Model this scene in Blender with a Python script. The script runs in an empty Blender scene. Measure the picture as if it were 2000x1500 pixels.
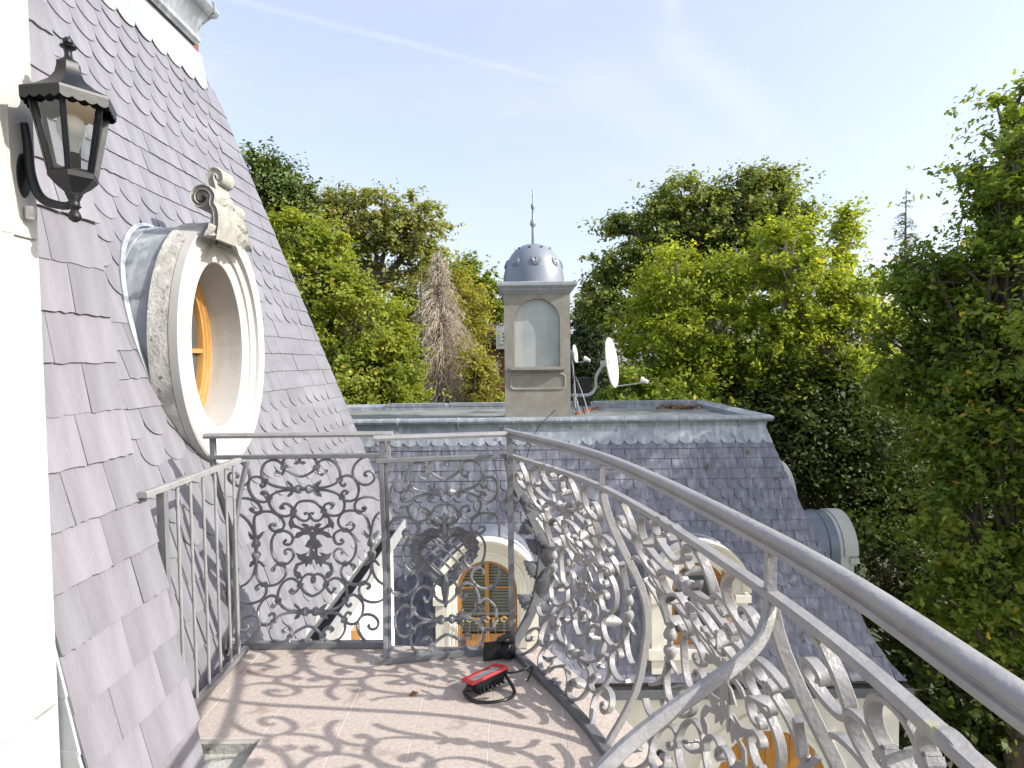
import bpy, math, random
import numpy as np
from mathutils import Vector, Matrix

random.seed(7)
RNG = np.random.default_rng(11)
S = bpy.context.scene
COL = S.collection
R = math.radians
PI = math.pi

# ------------------------------------------------------------------ camera
EYE = Vector((0, 0, 1.48))
F = 1200.0                                  # focal length in photo pixels (2000 wide)
cam_d = bpy.data.cameras.new('camera')
cam = bpy.data.objects.new('camera', cam_d)
COL.objects.link(cam)
CAMR = (Matrix.Rotation(R(0.38), 3, 'Z') @ Matrix.Rotation(R(90 - 2.3), 3, 'X') @ Matrix.Rotation(R(-0.7), 3, 'Z'))
cam.matrix_world = Matrix.Translation(EYE) @ CAMR.to_4x4()
cam_d.sensor_width = 36
cam_d.lens = 36 * F / 2000
cam_d.clip_start = 0.05
cam_d.clip_end = 3000
S.camera = cam

# ------------------------------------------------------------------ sun, sky, exposure
SUN_DIR = Vector((0.97, -0.22, 0)).normalized() * math.cos(R(32)) + Vector((0, 0, math.sin(R(32))))
sun_d = bpy.data.lights.new('sun', 'SUN')
sun_d.energy = 2.45
sun_d.angle = R(0.55)
sun_d.color = (1.0, 0.95, 0.87)
sun = bpy.data.objects.new('sun', sun_d)
COL.objects.link(sun)
sun.location = (20, -5, 30)
sun.rotation_euler = SUN_DIR.to_track_quat('Z', 'Y').to_euler()

world = bpy.data.worlds.new('World')
S.world = world
world.use_nodes = True
WN, WL = world.node_tree.nodes, world.node_tree.links
WN.clear()
w_out = WN.new('ShaderNodeOutputWorld')
w_bg = WN.new('ShaderNodeBackground')
w_sky = WN.new('ShaderNodeTexSky')
w_sky.sky_type = 'NISHITA'
w_sky.sun_disc = False
w_sky.sun_elevation = R(32)
w_sky.sun_rotation = math.atan2(SUN_DIR.x, SUN_DIR.y)
w_sky.altitude = 50
w_sky.air_density = 1.0
w_sky.dust_density = 3.0
w_sky.ozone_density = 1.6
w_bg.inputs['Strength'].default_value = 0.15
WL.new(w_bg.outputs[0], w_out.inputs[0])

S.view_settings.view_transform = 'Standard'
S.view_settings.look = 'None'
S.view_settings.exposure = 1.3
S.view_settings.gamma = 1
S.view_settings.use_curve_mapping = False
S.cycles.use_denoising = True
S.cycles.max_bounces = 7
S.cycles.transparent_max_bounces = 8
S.cycles.caustics_reflective = False
S.cycles.caustics_refractive = False


# ------------------------------------------------------------------ pixels -> rays
def ray(px, py):
    return (CAMR @ Vector(((px - 1000) / F, -(py - 750) / F, -1))).normalized()


def at_y(px, py, y):
    d = ray(px, py)
    return EYE + d * (y / d.y)


def at_z(px, py, z):
    d = ray(px, py)
    return EYE + d * ((z - EYE.z) / d.z)


def at_x(px, py, x):
    d = ray(px, py)
    return EYE + d * (x / d.x)


# contrails and thin cirrus mixed into the sky colour
def wmath(op, a, b=None, clamp=False):
    n = WN.new('ShaderNodeMath')
    n.operation = op
    n.use_clamp = clamp
    for i, v in enumerate((a, b)):
        if v is None:
            continue
        if isinstance(v, (int, float)):
            n.inputs[i].default_value = v
        else:
            WL.new(v, n.inputs[i])
    return n.outputs[0]


def wdot(vec_socket, v):
    n = WN.new('ShaderNodeVectorMath')
    n.operation = 'DOT_PRODUCT'
    WL.new(vec_socket, n.inputs[0])
    n.inputs[1].default_value = v
    return n.outputs['Value']


def wmap(v, a, b, c, d, smooth=True):
    n = WN.new('ShaderNodeMapRange')
    n.interpolation_type = 'SMOOTHSTEP' if smooth else 'LINEAR'
    WL.new(v, n.inputs[0])
    for i, k in enumerate((a, b, c, d)):
        n.inputs[i + 1].default_value = k
    return n.outputs[0]


w_tc = WN.new('ShaderNodeTexCoord')
wdir = w_tc.outputs['Generated']
w_noise = WN.new('ShaderNodeTexNoise')
w_noise.inputs['Scale'].default_value = 9
w_noise.inputs['Detail'].default_value = 6
w_noise.inputs['Roughness'].default_value = 0.6
WL.new(wdir, w_noise.inputs['Vector'])
w_cir = WN.new('ShaderNodeTexNoise')
w_cmap = WN.new('ShaderNodeMapping')
w_cmap.inputs['Scale'].default_value = (1.2, 3.0, 5.0)
w_cmap.inputs['Rotation'].default_value = (0.2, 0.3, 0.5)
WL.new(wdir, w_cmap.inputs[0])
WL.new(w_cmap.outputs[0], w_cir.inputs['Vector'])
w_cir.inputs['Scale'].default_value = 1.6
w_cir.inputs['Detail'].default_value = 7
w_cir.inputs['Roughness'].default_value = 0.62
w_mask = wmath('ADD', wmath('MULTIPLY', wmap(w_cir.outputs[0], 0.35, 0.8, 0, 1), 0.20), 0.46)
w_trail = wmath('MULTIPLY', wmap(w_cir.outputs[0], 0.5, 0.85, 0, 1), 0.22)
for (p0, p1, width, amount, wob) in (((430, -8), (1300, 212), 0.0070, 0.25, 0.008), ((1290, -40), (1330, 95), 0.022, 0.34, 0.03),
                                     ((1310, 85), (1560, 300), 0.045, 0.36, 0.05), ((1120, 150), (1460, 330), 0.07, 0.20, 0.05)):
    r0, r1 = ray(*p0), ray(*p1)
    nrm = r0.cross(r1).normalized()
    along = nrm.cross((r0 + r1).normalized()).normalized()
    t0, t1 = sorted((along.dot(r0), along.dot(r1)))
    dist = wdot(wdir, nrm)
    dist = wmath('ADD', dist, wmath('MULTIPLY', wmath('SUBTRACT', w_noise.outputs[0], 0.5), wob))
    m = wmap(wmath('ABSOLUTE', dist), 0.0, width, 1, 0)
    t = wdot(wdir, along)
    m = wmath('MULTIPLY', m, wmap(t, t0 - 0.06, t0 + 0.03, 0, 1))
    m = wmath('MULTIPLY', m, wmap(t, t1 - 0.12, t1 + 0.06, 1, 0))
    m = wmath('MULTIPLY', m, wmap(wdot(wdir, (r0 + r1).normalized()), 0.2, 0.4, 0, 1))
    m = wmath('MULTIPLY', m, wmap(w_noise.outputs[0], 0.25, 0.7, 0.35, 1))
    w_trail = wmath('MAXIMUM', w_trail, wmath('MULTIPLY', m, amount))
w_mix = WN.new('ShaderNodeMixRGB')
WL.new(w_mask, w_mix.inputs[0])
WL.new(w_sky.outputs[0], w_mix.inputs[1])
w_mix.inputs[2].default_value = (2.44, 2.46, 2.76, 1)
w_mix2 = WN.new('ShaderNodeMixRGB')
WL.new(w_trail, w_mix2.inputs[0])
WL.new(w_mix.outputs[0], w_mix2.inputs[1])
w_mix2.inputs[2].default_value = (2.95, 2.97, 3.0, 1)
WL.new(w_mix2.outputs[0], w_bg.inputs[0])


# ------------------------------------------------------------------ materials
def mat(name, col=(0.5, 0.5, 0.5), col2=None, rough=0.7, scale=6.0, detail=6, bump=0.0, bscale=40.0, metal=0.0, spec=0.5,
        stretch=None, lo=0.35, hi=0.65, isl=0.0, spots=None, coat=0.0, coords='Object', streak=None):
    m = bpy.data.materials.new(name)
    m.use_nodes = True
    N, L = m.node_tree.nodes, m.node_tree.links
    b = N['Principled BSDF']
    b.inputs['Roughness'].default_value = rough
    b.inputs['Metallic'].default_value = metal
    b.inputs['Specular IOR Level'].default_value = spec
    b.inputs['Coat Weight'].default_value = coat
    tc = N.new('ShaderNodeTexCoord')
    geo = N.new('ShaderNodeNewGeometry')
    vec = geo.outputs['Position'] if coords == 'World' else tc.outputs['Object']
    src = vec
    if stretch:
        mp = N.new('ShaderNodeMapping')
        mp.inputs['Scale'].default_value = stretch
        L.new(vec, mp.inputs[0])
        src = mp.outputs[0]
    nz = N.new('ShaderNodeTexNoise')
    nz.inputs['Scale'].default_value = scale
    nz.inputs['Detail'].default_value = detail
    nz.inputs['Roughness'].default_value = 0.62
    L.new(src, nz.inputs['Vector'])
    mr = N.new('ShaderNodeMapRange')
    mr.inputs[1].default_value = lo
    mr.inputs[2].default_value = hi
    L.new(nz.outputs[0], mr.inputs[0])
    mx = N.new('ShaderNodeMixRGB')
    mx.inputs[1].default_value = (*col, 1)
    mx.inputs[2].default_value = (*(col2 or col), 1)
    L.new(mr.outputs[0], mx.inputs[0])
    out = mx.outputs[0]
    if streak:                               # (colour, amount, scale vector) long stains running down
        mp2 = N.new('ShaderNodeMapping')
        mp2.inputs['Scale'].default_value = streak[2]
        L.new(vec, mp2.inputs[0])
        n2 = N.new('ShaderNodeTexNoise')
        n2.inputs['Scale'].default_value = 1.0
        n2.inputs['Detail'].default_value = 5
        L.new(mp2.outputs[0], n2.inputs['Vector'])
        m2 = N.new('ShaderNodeMapRange')
        m2.inputs[1].default_value = 0.48
        m2.inputs[2].default_value = 0.72
        m2.inputs[4].default_value = streak[1]
        L.new(n2.outputs[0], m2.inputs[0])
        x2 = N.new('ShaderNodeMixRGB')
        L.new(m2.outputs[0], x2.inputs[0])
        L.new(out, x2.inputs[1])
        x2.inputs[2].default_value = (*streak[0], 1)
        out = x2.outputs[0]
    if spots:                                # (colour, threshold, scale) blotches: lichen, droppings, rust
        for (sc_, th, ss) in spots:
            n3 = N.new('ShaderNodeTexNoise')
            n3.inputs['Scale'].default_value = ss
            n3.inputs['Detail'].default_value = 4
            L.new(vec, n3.inputs['Vector'])
            m3 = N.new('ShaderNodeMapRange')
            m3.inputs[1].default_value = th
            m3.inputs[2].default_value = th + 0.07
            L.new(n3.outputs[0], m3.inputs[0])
            x3 = N.new('ShaderNodeMixRGB')
            L.new(m3.outputs[0], x3.inputs[0])
            L.new(out, x3.inputs[1])
            x3.inputs[2].default_value = (*sc_, 1)
            out = x3.outputs[0]
    if isl > 0:                              # each piece a little lighter or darker than its neighbours
        oi = N.new('ShaderNodeObjectInfo')
        ad = N.new('ShaderNodeMath')
        ad.operation = 'ADD'
        L.new(geo.outputs['Random Per Island'], ad.inputs[0])
        L.new(oi.outputs['Random'], ad.inputs[1])
        fr = N.new('ShaderNodeMath')
        fr.operation = 'FRACT'
        L.new(ad.outputs[0], fr.inputs[0])
        hs = N.new('ShaderNodeHueSaturation')
        m4 = N.new('ShaderNodeMapRange')
        m4.inputs[3].default_value = 1 - isl
        m4.inputs[4].default_value = 1 + isl
        L.new(fr.outputs[0], m4.inputs[0])
        L.new(m4.outputs[0], hs.inputs['Value'])
        m5 = N.new('ShaderNodeMapRange')
        m5.inputs[3].default_value = 0.485
        m5.inputs[4].default_value = 0.525
        L.new(fr.outputs[0], m5.inputs[0])
        L.new(m5.outputs[0], hs.inputs['Hue'])
        L.new(out, hs.inputs['Color'])
        out = hs.outputs[0]
    L.new(out, b.inputs['Base Color'])
    if bump > 0:
        nb = N.new('ShaderNodeTexNoise')
        nb.inputs['Scale'].default_value = bscale
        nb.inputs['Detail'].default_value = 5
        L.new(src, nb.inputs['Vector'])
        bp = N.new('ShaderNodeBump')
        bp.inputs['Strength'].default_value = bump
        bp.inputs['Distance'].default_value = 0.01
        L.new(nb.outputs[0], bp.inputs['Height'])
        L.new(bp.outputs[0], b.inputs['Normal'])
    return m


M = {}
M['slate'] = mat('slate', (0.180, 0.180, 0.205), (0.216, 0.216, 0.246), rough=0.50, scale=2.2, stretch=(5, 0.9, 5), bump=0.25, bscale=22,
                 isl=0.07, coords='Object', streak=((0.28, 0.285, 0.32), 0.6, (9, 0.7, 1)), spots=[((0.55, 0.55, 0.55), 0.80, 16)])
M['slate_wing'] = mat('slate_wing', (0.126, 0.129, 0.160), (0.172, 0.175, 0.212), rough=0.48, scale=2.2, stretch=(5, 5, 0.9), bump=0.3, bscale=22,
                      isl=0.13, coords='World', streak=((0.31, 0.315, 0.37), 0.75, (14, 14, 1.1)),
                      spots=[((0.085, 0.072, 0.058), 0.645, 4.5)])
M['slate_red'] = mat('slate_red', (0.186, 0.181, 0.204), (0.22, 0.217, 0.246), rough=0.55, scale=2.2, stretch=(5, 0.9, 5), bump=0.3, bscale=22,
                     isl=0.08, streak=((0.29, 0.29, 0.325), 0.6, (7, 0.7, 1)), spots=[((0.55, 0.55, 0.53), 0.70, 15)])
M['deck'] = mat('deck', (0.125, 0.122, 0.14), (0.15, 0.148, 0.17), rough=0.8)
M['lead'] = mat('lead', (0.235, 0.265, 0.30), (0.34, 0.37, 0.40), rough=0.48, scale=4, bump=0.2, bscale=14, metal=0.15,
                coords='World', streak=((0.52, 0.545, 0.56), 0.85, (16, 16, 1.0)), spots=[((0.15, 0.175, 0.21), 0.63, 7)])
M['dome_lead'] = mat('dome_lead', (0.20, 0.225, 0.27), (0.25, 0.275, 0.32), rough=0.42, scale=3, bump=0.06, bscale=9, metal=0.2, coords='World', spots=[((0.30, 0.32, 0.35), 0.66, 6)])
M['lead_white'] = mat('lead_white', (0.31, 0.335, 0.355), (0.39, 0.41, 0.425), rough=0.55, scale=3, bump=0.2, bscale=14,
                      coords='World', streak=((0.24, 0.265, 0.29), 0.7, (14, 14, 0.8)))
M['stone'] = mat('stone', (0.47, 0.469, 0.455), (0.53, 0.529, 0.515), rough=0.85, scale=2.0, bump=0.12, bscale=70, coords='World',
                 streak=((0.36, 0.35, 0.315), 0.6, (7, 7, 0.5)))
M['stone_old'] = mat('stone_old', (0.40, 0.40, 0.37), (0.66, 0.65, 0.60), rough=0.9, scale=9, bump=0.5, bscale=60, coords='World',
                     lo=0.38, hi=0.62, spots=[((0.25, 0.25, 0.22), 0.62, 26), ((0.74, 0.73, 0.69), 0.64, 18)])
M['stone_cap'] = mat('stone_cap', (0.40, 0.395, 0.36), (0.27, 0.27, 0.245), rough=0.9, scale=16, bump=0.5, bscale=90, coords='World',
                     spots=[((0.22, 0.21, 0.18), 0.66, 30)])
M['cement'] = mat('cement', (0.27, 0.255, 0.215), (0.35, 0.335, 0.29), rough=0.92, scale=5, bump=0.6, bscale=160, coords='World',
                  spots=[((0.52, 0.50, 0.45), 0.70, 38)], streak=((0.24, 0.225, 0.19), 0.5, (6, 6, 0.5)))
M['render_wall'] = mat('render_wall', (0.76, 0.75, 0.70), (0.80, 0.79, 0.74), rough=0.85, scale=2, bump=0.1, bscale=60, coords='World')
M['cream'] = mat('cream', (0.70, 0.665, 0.57), (0.75, 0.72, 0.63), rough=0.85, scale=2, bump=0.1, bscale=60, coords='World',
                 streak=((0.60, 0.57, 0.49), 0.4, (6, 6, 0.5)))
M['wood'] = mat('wood', (0.34, 0.150, 0.032), (0.45, 0.215, 0.055), rough=0.38, scale=3, stretch=(14, 14, 1.2), bump=0.1, bscale=9, coat=0.2,
                coords='World')
M['wood_pale'] = mat('wood_pale', (0.42, 0.215, 0.055), (0.52, 0.29, 0.09), rough=0.4, scale=3, stretch=(14, 2, 2), bump=0.1, bscale=9, coat=0.2,
                     coords='World')
M['iron'] = mat('iron', (0.165, 0.172, 0.182), (0.215, 0.22, 0.23), rough=0.31, scale=12, bump=0.22, bscale=60, metal=0.1, coords='World',  # darker copy: the back panels' shade is put into the colour
                spots=[((0.30, 0.30, 0.29), 0.68, 20)])
M['iron_lit_lichen'] = mat('iron_lit_lichen', (0.27, 0.268, 0.272), (0.335, 0.33, 0.33), rough=0.42, scale=12, bump=0.28, bscale=70, metal=0.1, coords='World',  # paler copy of iron: sunlight put into the colour, plus lichen spots
                     spots=[((0.34, 0.33, 0.31), 0.66, 22), ((0.42, 0.43, 0.16), 0.715, 11)])
M['iron_dark'] = mat('iron_dark', (0.12, 0.128, 0.14), (0.165, 0.17, 0.182), rough=0.42, scale=12, bump=0.25, bscale=60, metal=0.1, coords='World')
M['granite'] = mat('granite', (0.425, 0.36, 0.315), (0.525, 0.465, 0.415), rough=0.6, scale=60, detail=3, bump=0.08, bscale=200, coords='World',
                   spots=[((0.27, 0.195, 0.17), 0.60, 130), ((0.60, 0.53, 0.48), 0.62, 170), ((0.34, 0.265, 0.23), 0.62, 5)])
M['grout'] = mat('grout', (0.70, 0.66, 0.62), (0.58, 0.54, 0.50), rough=0.9, scale=8, coords='World')
M['concrete'] = mat('concrete', (0.36, 0.36, 0.32), (0.46, 0.46, 0.42), rough=0.9, scale=9, bump=0.5, bscale=70, coords='World',
                    spots=[((0.20, 0.19, 0.15), 0.64, 20)])
M['roof_felt'] = mat('roof_felt', (0.15, 0.16, 0.15), (0.25, 0.26, 0.24), rough=0.8, scale=1.6, bump=0.3, bscale=6, coords='World', spots=[((0.09, 0.085, 0.07), 0.60, 1.8)])
M['black'] = mat('black', (0.012, 0.012, 0.013), (0.02, 0.02, 0.021), rough=0.4, scale=8, bump=0.1)
M['black_paint'] = mat('black_paint', (0.007, 0.0085, 0.011), (0.012, 0.014, 0.017), rough=0.42, scale=8, bump=0.06, spec=0.35)
M['gutter'] = mat('gutter', (0.02, 0.02, 0.02), (0.05, 0.045, 0.04), rough=0.6, scale=20)
M['red'] = mat('red', (0.50, 0.02, 0.025), (0.58, 0.03, 0.03), rough=0.35, scale=8)
M['steel'] = mat('steel', (0.45, 0.46, 0.47), (0.55, 0.56, 0.57), rough=0.45, scale=6, metal=0.4, coords='World')
M['dish'] = mat('dish', (0.58, 0.58, 0.53), (0.70, 0.70, 0.66), rough=0.6, scale=5, coords='World', streak=((0.45, 0.44, 0.36), 0.7, (8, 8, 0.8)))
M['dish_rear'] = mat('dish_rear', (0.36, 0.37, 0.38), (0.42, 0.43, 0.44), rough=0.5, scale=5)
M['brick'] = mat('brick', (0.20, 0.075, 0.045), (0.27, 0.11, 0.07), rough=0.9, scale=14, isl=0.25)
M['mortar'] = mat('mortar', (0.33, 0.29, 0.25), (0.38, 0.34, 0.30), rough=0.95)
M['tile_roof'] = mat('tile_roof', (0.065, 0.038, 0.030), (0.11, 0.06, 0.045), rough=0.9, scale=9, bump=0.6, bscale=30, isl=0.2)
M['white_paint'] = mat('white_paint', (0.76, 0.76, 0.74), (0.80, 0.80, 0.78), rough=0.5)
M['blind'] = mat('blind', (0.60, 0.57, 0.46), (0.66, 0.63, 0.52), rough=0.7)
M['dark_room'] = mat('dark_room', (0.015, 0.014, 0.013), rough=0.9)
M['bulb'] = mat('bulb', (0.85, 0.85, 0.83), rough=0.3)
M['gold'] = mat('gold', (0.62, 0.47, 0.14), (0.70, 0.58, 0.26), rough=0.4, metal=0.4)
M['bark'] = mat('bark', (0.085, 0.070, 0.052), (0.15, 0.125, 0.095), rough=0.95, scale=5, stretch=(4, 4, 0.6), bump=0.6, bscale=12, coords='World')
M['bark_pale'] = mat('bark_pale', (0.30, 0.27, 0.21), (0.40, 0.37, 0.30), rough=0.9, scale=5, stretch=(4, 4, 0.6), bump=0.4, bscale=12, coords='World')
M['dead_twig'] = mat('dead_twig', (0.38, 0.315, 0.245), (0.52, 0.45, 0.37), rough=0.95, scale=1.2, coords='World')
M['ground'] = mat('ground', (0.040, 0.052, 0.020), (0.075, 0.075, 0.035), rough=0.95, scale=0.35, bump=0.5, bscale=4, coords='World')
M['litter'] = mat('litter', (0.17, 0.075, 0.03), (0.28, 0.14, 0.06), rough=0.9, isl=0.3)


def glass_mat(name, col=(0.75, 0.80, 0.80), alpha=0.25, rough=0.04):
    m = bpy.data.materials.new(name)
    m.use_nodes = True
    N, L = m.node_tree.nodes, m.node_tree.links
    o = N['Material Output']
    N.remove(N['Principled BSDF'])
    tr = N.new('ShaderNodeBsdfTransparent')
    tr.inputs[0].default_value = (*col, 1)
    gl = N.new('ShaderNodeBsdfGlossy')
    gl.inputs['Roughness'].default_value = rough
    fr = N.new('ShaderNodeFresnel')
    fr.inputs[0].default_value = 1.5
    ad = N.new('ShaderNodeMath')
    ad.operation = 'ADD'
    ad.inputs[1].default_value = alpha
    L.new(fr.outputs[0], ad.inputs[0])
    mx = N.new('ShaderNodeMixShader')
    L.new(ad.outputs[0], mx.inputs[0])
    L.new(tr.outputs[0], mx.inputs[1])
    L.new(gl.outputs[0], mx.inputs[2])
    L.new(mx.outputs[0], o.inputs[0])
    return m


M['glass'] = glass_mat('glass', (0.82, 0.85, 0.85), 0.06)
M['pane'] = mat('pane', (0.30, 0.335, 0.335), (0.42, 0.45, 0.44), rough=0.12, scale=2.4, coords='World', spec=0.9, bump=0.03, bscale=5,
                streak=((0.52, 0.52, 0.48), 0.6, (5, 5, 0.8)))
M['window_glass'] = mat('window_glass', (0.06, 0.07, 0.075), (0.09, 0.10, 0.10), rough=0.05, spec=1.0)


def leaf_mat(name, a, b, c=None, trans=0.42, hue=0.0):
    """a..b green range by per-leaf tint, c rare autumn leaves"""
    m = bpy.data.materials.new(name)
    m.use_nodes = True
    N, L = m.node_tree.nodes, m.node_tree.links
    o = N['Material Output']
    bs = N['Principled BSDF']
    bs.inputs['Roughness'].default_value = 0.55
    bs.inputs['Specular IOR Level'].default_value = 0.22
    at = N.new('ShaderNodeAttribute')
    at.attribute_name = 'tint'
    rp = N.new('ShaderNodeValToRGB')
    e = rp.color_ramp.elements
    e[0].position = 0.0
    e[0].color = (*a, 1)
    e[1].position = 0.86
    e[1].color = (*b, 1)
    if c:
        k = e.new(0.97)
        k.color = (*c, 1)
    L.new(at.outputs['Fac'], rp.inputs[0])
    L.new(rp.outputs[0], bs.inputs['Base Color'])
    tl = N.new('ShaderNodeBsdfTranslucent')
    br = N.new('ShaderNodeMixRGB')
    br.blend_type = 'MULTIPLY'
    br.inputs[0].default_value = 1
    L.new(rp.outputs[0], br.inputs[1])
    br.inputs[2].default_value = (1.5, 1.45, 0.65, 1)
    L.new(br.outputs[0], tl.inputs[0])
    mx = N.new('ShaderNodeMixShader')
    mx.inputs[0].default_value = trans
    L.new(bs.outputs[0], mx.inputs[1])
    L.new(tl.outputs[0], mx.inputs[2])
    L.new(mx.outputs[0], o.inputs[0])
    return m


M['leaf_oak'] = leaf_mat('leaf_oak', (0.090, 0.143, 0.022), (0.294, 0.371, 0.059), (0.589, 0.384, 0.067))
M['leaf_maple'] = leaf_mat('leaf_maple', (0.170, 0.237, 0.027), (0.453, 0.509, 0.067), (0.600, 0.475, 0.079), trans=0.5)
M['leaf_maple_left'] = leaf_mat('leaf_maple_left', (0.136, 0.192, 0.027), (0.397, 0.442, 0.079), (0.600, 0.407, 0.091), trans=0.48)
M['leaf_ash'] = leaf_mat('leaf_ash', (0.168, 0.196, 0.062), (0.403, 0.414, 0.146), (0.504, 0.291, 0.123), trans=0.48)
M['leaf_pine'] = leaf_mat('leaf_pine', (0.067, 0.109, 0.036), (0.215, 0.271, 0.079), trans=0.2)
M['leaf_fir'] = leaf_mat('leaf_fir', (0.029, 0.055, 0.026), (0.080, 0.116, 0.051), trans=0.15)
M['leaf_gold'] = leaf_mat('leaf_gold', (0.198, 0.207, 0.044), (0.436, 0.405, 0.088), (0.595, 0.396, 0.139), trans=0.42)
M['leaf_dark'] = leaf_mat('leaf_dark', (0.034, 0.055, 0.013), (0.095, 0.125, 0.027), trans=0.25)
M['leaf_larch'] = leaf_mat('leaf_larch', (0.212, 0.212, 0.133), (0.354, 0.336, 0.212), trans=0.2)
M['leaf_far'] = leaf_mat('leaf_far', (0.125, 0.170, 0.050), (0.317, 0.362, 0.101), (0.544, 0.362, 0.113), trans=0.42)


# ------------------------------------------------------------------ object helpers
def link(name, me, m=None, parent=None):
    if m is not None and len(me.materials) == 0:
        me.materials.append(M[m] if isinstance(m, str) else m)
    o = bpy.data.objects.new(name, me)
    COL.objects.link(o)
    if parent is not None:
        o.parent = parent
    return o


def tag(o, label=None, cat=None, group=None, kind=None):
    if label:
        o['label'] = label
    if cat:
        o['category'] = cat
    if group:
        o['group'] = group
    if kind:
        o['kind'] = kind
    return o


def thing(name, label, cat, loc=(0, 0, 0), rz=0.0, group=None):
    o = bpy.data.objects.new(name, None)
    o.empty_display_size = 0.1
    COL.objects.link(o)
    o.location = loc
    o.rotation_euler = (0, 0, rz)
    bpy.context.view_layer.update()
    return tag(o, label, cat, group)


class MB:
    """collects faces of one part"""
    def __init__(s):
        s.v, s.f = [], []

    def add(s, vs, fs):
        k = len(s.v)
        s.v += [tuple(p) for p in vs]
        s.f += [tuple(i + k for i in f) for f in fs]
        return s

    def box(s, c, d, rot=None):
        x, y, z = d[0] / 2, d[1] / 2, d[2] / 2
        vs = [Vector((sx * x, sy * y, sz * z)) for sz in (-1, 1) for sy in (-1, 1) for sx in (-1, 1)]
        if rot is not None:
            vs = [rot @ v for v in vs]
        vs = [v + Vector(c) for v in vs]
        return s.add(vs, [(0, 2, 3, 1), (4, 5, 7, 6), (0, 1, 5, 4), (2, 6, 7, 3), (0, 4, 6, 2), (1, 3, 7, 5)])

    def bar(s, a, b, w, h, up=(0, 0, 1)):
        """straight bar of section w (across) by h (along up)"""
        a, b = Vector(a), Vector(b)
        t = (b - a).normalized()
        up = Vector(up)
        sd = t.cross(up).normalized()
        u = sd.cross(t).normalized()
        rot = Matrix((sd, t, u)).transposed()
        return s.box((a + b) / 2, (w, (b - a).length, h), rot)

    def loft(s, rings, closed=True, caps=True):
        n = len(rings[0])
        k = len(s.v)
        for r_ in rings:
            s.v += [tuple(p) for p in r_]
        for i in range(len(rings) - 1):
            for j in range(n if closed else n - 1):
                a = k + i * n + j
                b = k + i * n + (j + 1) % n
                s.f.append((a, b, b + n, a + n))
        if caps and closed:
            s.f.append(tuple(k + j for j in reversed(range(n))))
            s.f.append(tuple(k + (len(rings) - 1) * n + j for j in range(n)))
        return s

    def tube(s, pts, r, sides=6, caps=True):
        pts = [Vector(p) for p in pts]
        rs = r if isinstance(r, (list, tuple)) else [r] * len(pts)
        rings = []
        u = None
        for i, p in enumerate(pts):
            t = (pts[min(i + 1, len(pts) - 1)] - pts[max(i - 1, 0)])
            t = t.normalized() if t.length > 1e-9 else Vector((0, 0, 1))
            if u is None:
                u = t.orthogonal().normalized()
            else:
                u = (u - t * u.dot(t))
                u = u.normalized() if u.length > 1e-6 else t.orthogonal().normalized()
            w = t.cross(u)
            rings.append([p + (u * math.cos(2 * PI * j / sides) + w * math.sin(2 * PI * j / sides)) * rs[i] for j in range(sides)])
        return s.loft(rings, True, caps)

    def lathe(s, prof, n=24, c=(0, 0, 0), axis=None, phase=0.0, sx=1, sy=1):
        """prof: (radius, height) list"""
        c = Vector(c)
        rings = []
        for (r_, h) in prof:
            rr = max(r_, 1e-4)
            ring = [Vector((rr * sx * math.cos(2 * PI * j / n + phase), rr * sy * math.sin(2 * PI * j / n + phase), h)) for j in range(n)]
            if axis is not None:
                ring = [axis @ v for v in ring]
            rings.append([v + c for v in ring])
        return s.loft(rings, True, True)

    def prism(s, poly, d0, d1, tf):
        """extrude 2-D polygon between depths d0, d1; tf(x, y, d) -> point"""
        n = len(poly)
        vs = [tf(x, y, d0) for x, y in poly] + [tf(x, y, d1) for x, y in poly]
        fs = [tuple(range(n)), tuple(reversed(range(n, 2 * n)))]
        for i in range(n):
            j = (i + 1) % n
            fs.append((i, i + n, j + n, j))
        return s.add(vs, fs)

    def mesh(s, name, smooth=35):
        me = bpy.data.meshes.new(name)
        me.from_pydata(s.v, [], s.f)
        me.validate()
        me.update()
        bm_fix(me)
        if smooth:
            me.shade_smooth()
            me.set_sharp_from_angle(angle=R(smooth))
        return me

    def build(s, name, m, parent=None, smooth=35, local=False):
        o = link(name, s.mesh(name, smooth), m, parent)
        if parent is not None and not local:
            o.matrix_parent_inverse = parent_world(parent).inverted()
        return o


import bmesh


def bm_fix(me):
    bm = bmesh.new()
    bm.from_mesh(me)
    bmesh.ops.recalc_face_normals(bm, faces=bm.faces)
    bm.to_mesh(me)
    bm.free()


def parent_world(p):
    m = p.matrix_basis.copy()
    q = p
    while q.parent is not None:
        m = q.parent.matrix_basis @ q.matrix_parent_inverse @ m
        q = q.parent
    return m


def smoothcurve(pts, n=6):
    """Catmull-Rom through 2-D or 3-D points"""
    P = [Vector(p) for p in pts]
    out = []
    for i in range(len(P) - 1):
        p0 = P[i - 1] if i > 0 else P[0] * 2 - P[1]
        p1, p2 = P[i], P[i + 1]
        p3 = P[i + 2] if i + 2 < len(P) else P[-1] * 2 - P[-2]
        for k in range(n):
            t = k / n
            out.append(0.5 * ((2 * p1) + (p2 - p0) * t + (2 * p0 - 5 * p1 + 4 * p2 - p3) * t * t + (3 * p1 - p0 - 3 * p2 + p3) * t ** 3))
    out.append(P[-1])
    return out


def interp(tab, x):
    return float(np.interp(x, [t[0] for t in tab], [t[1] for t in tab]))


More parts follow.
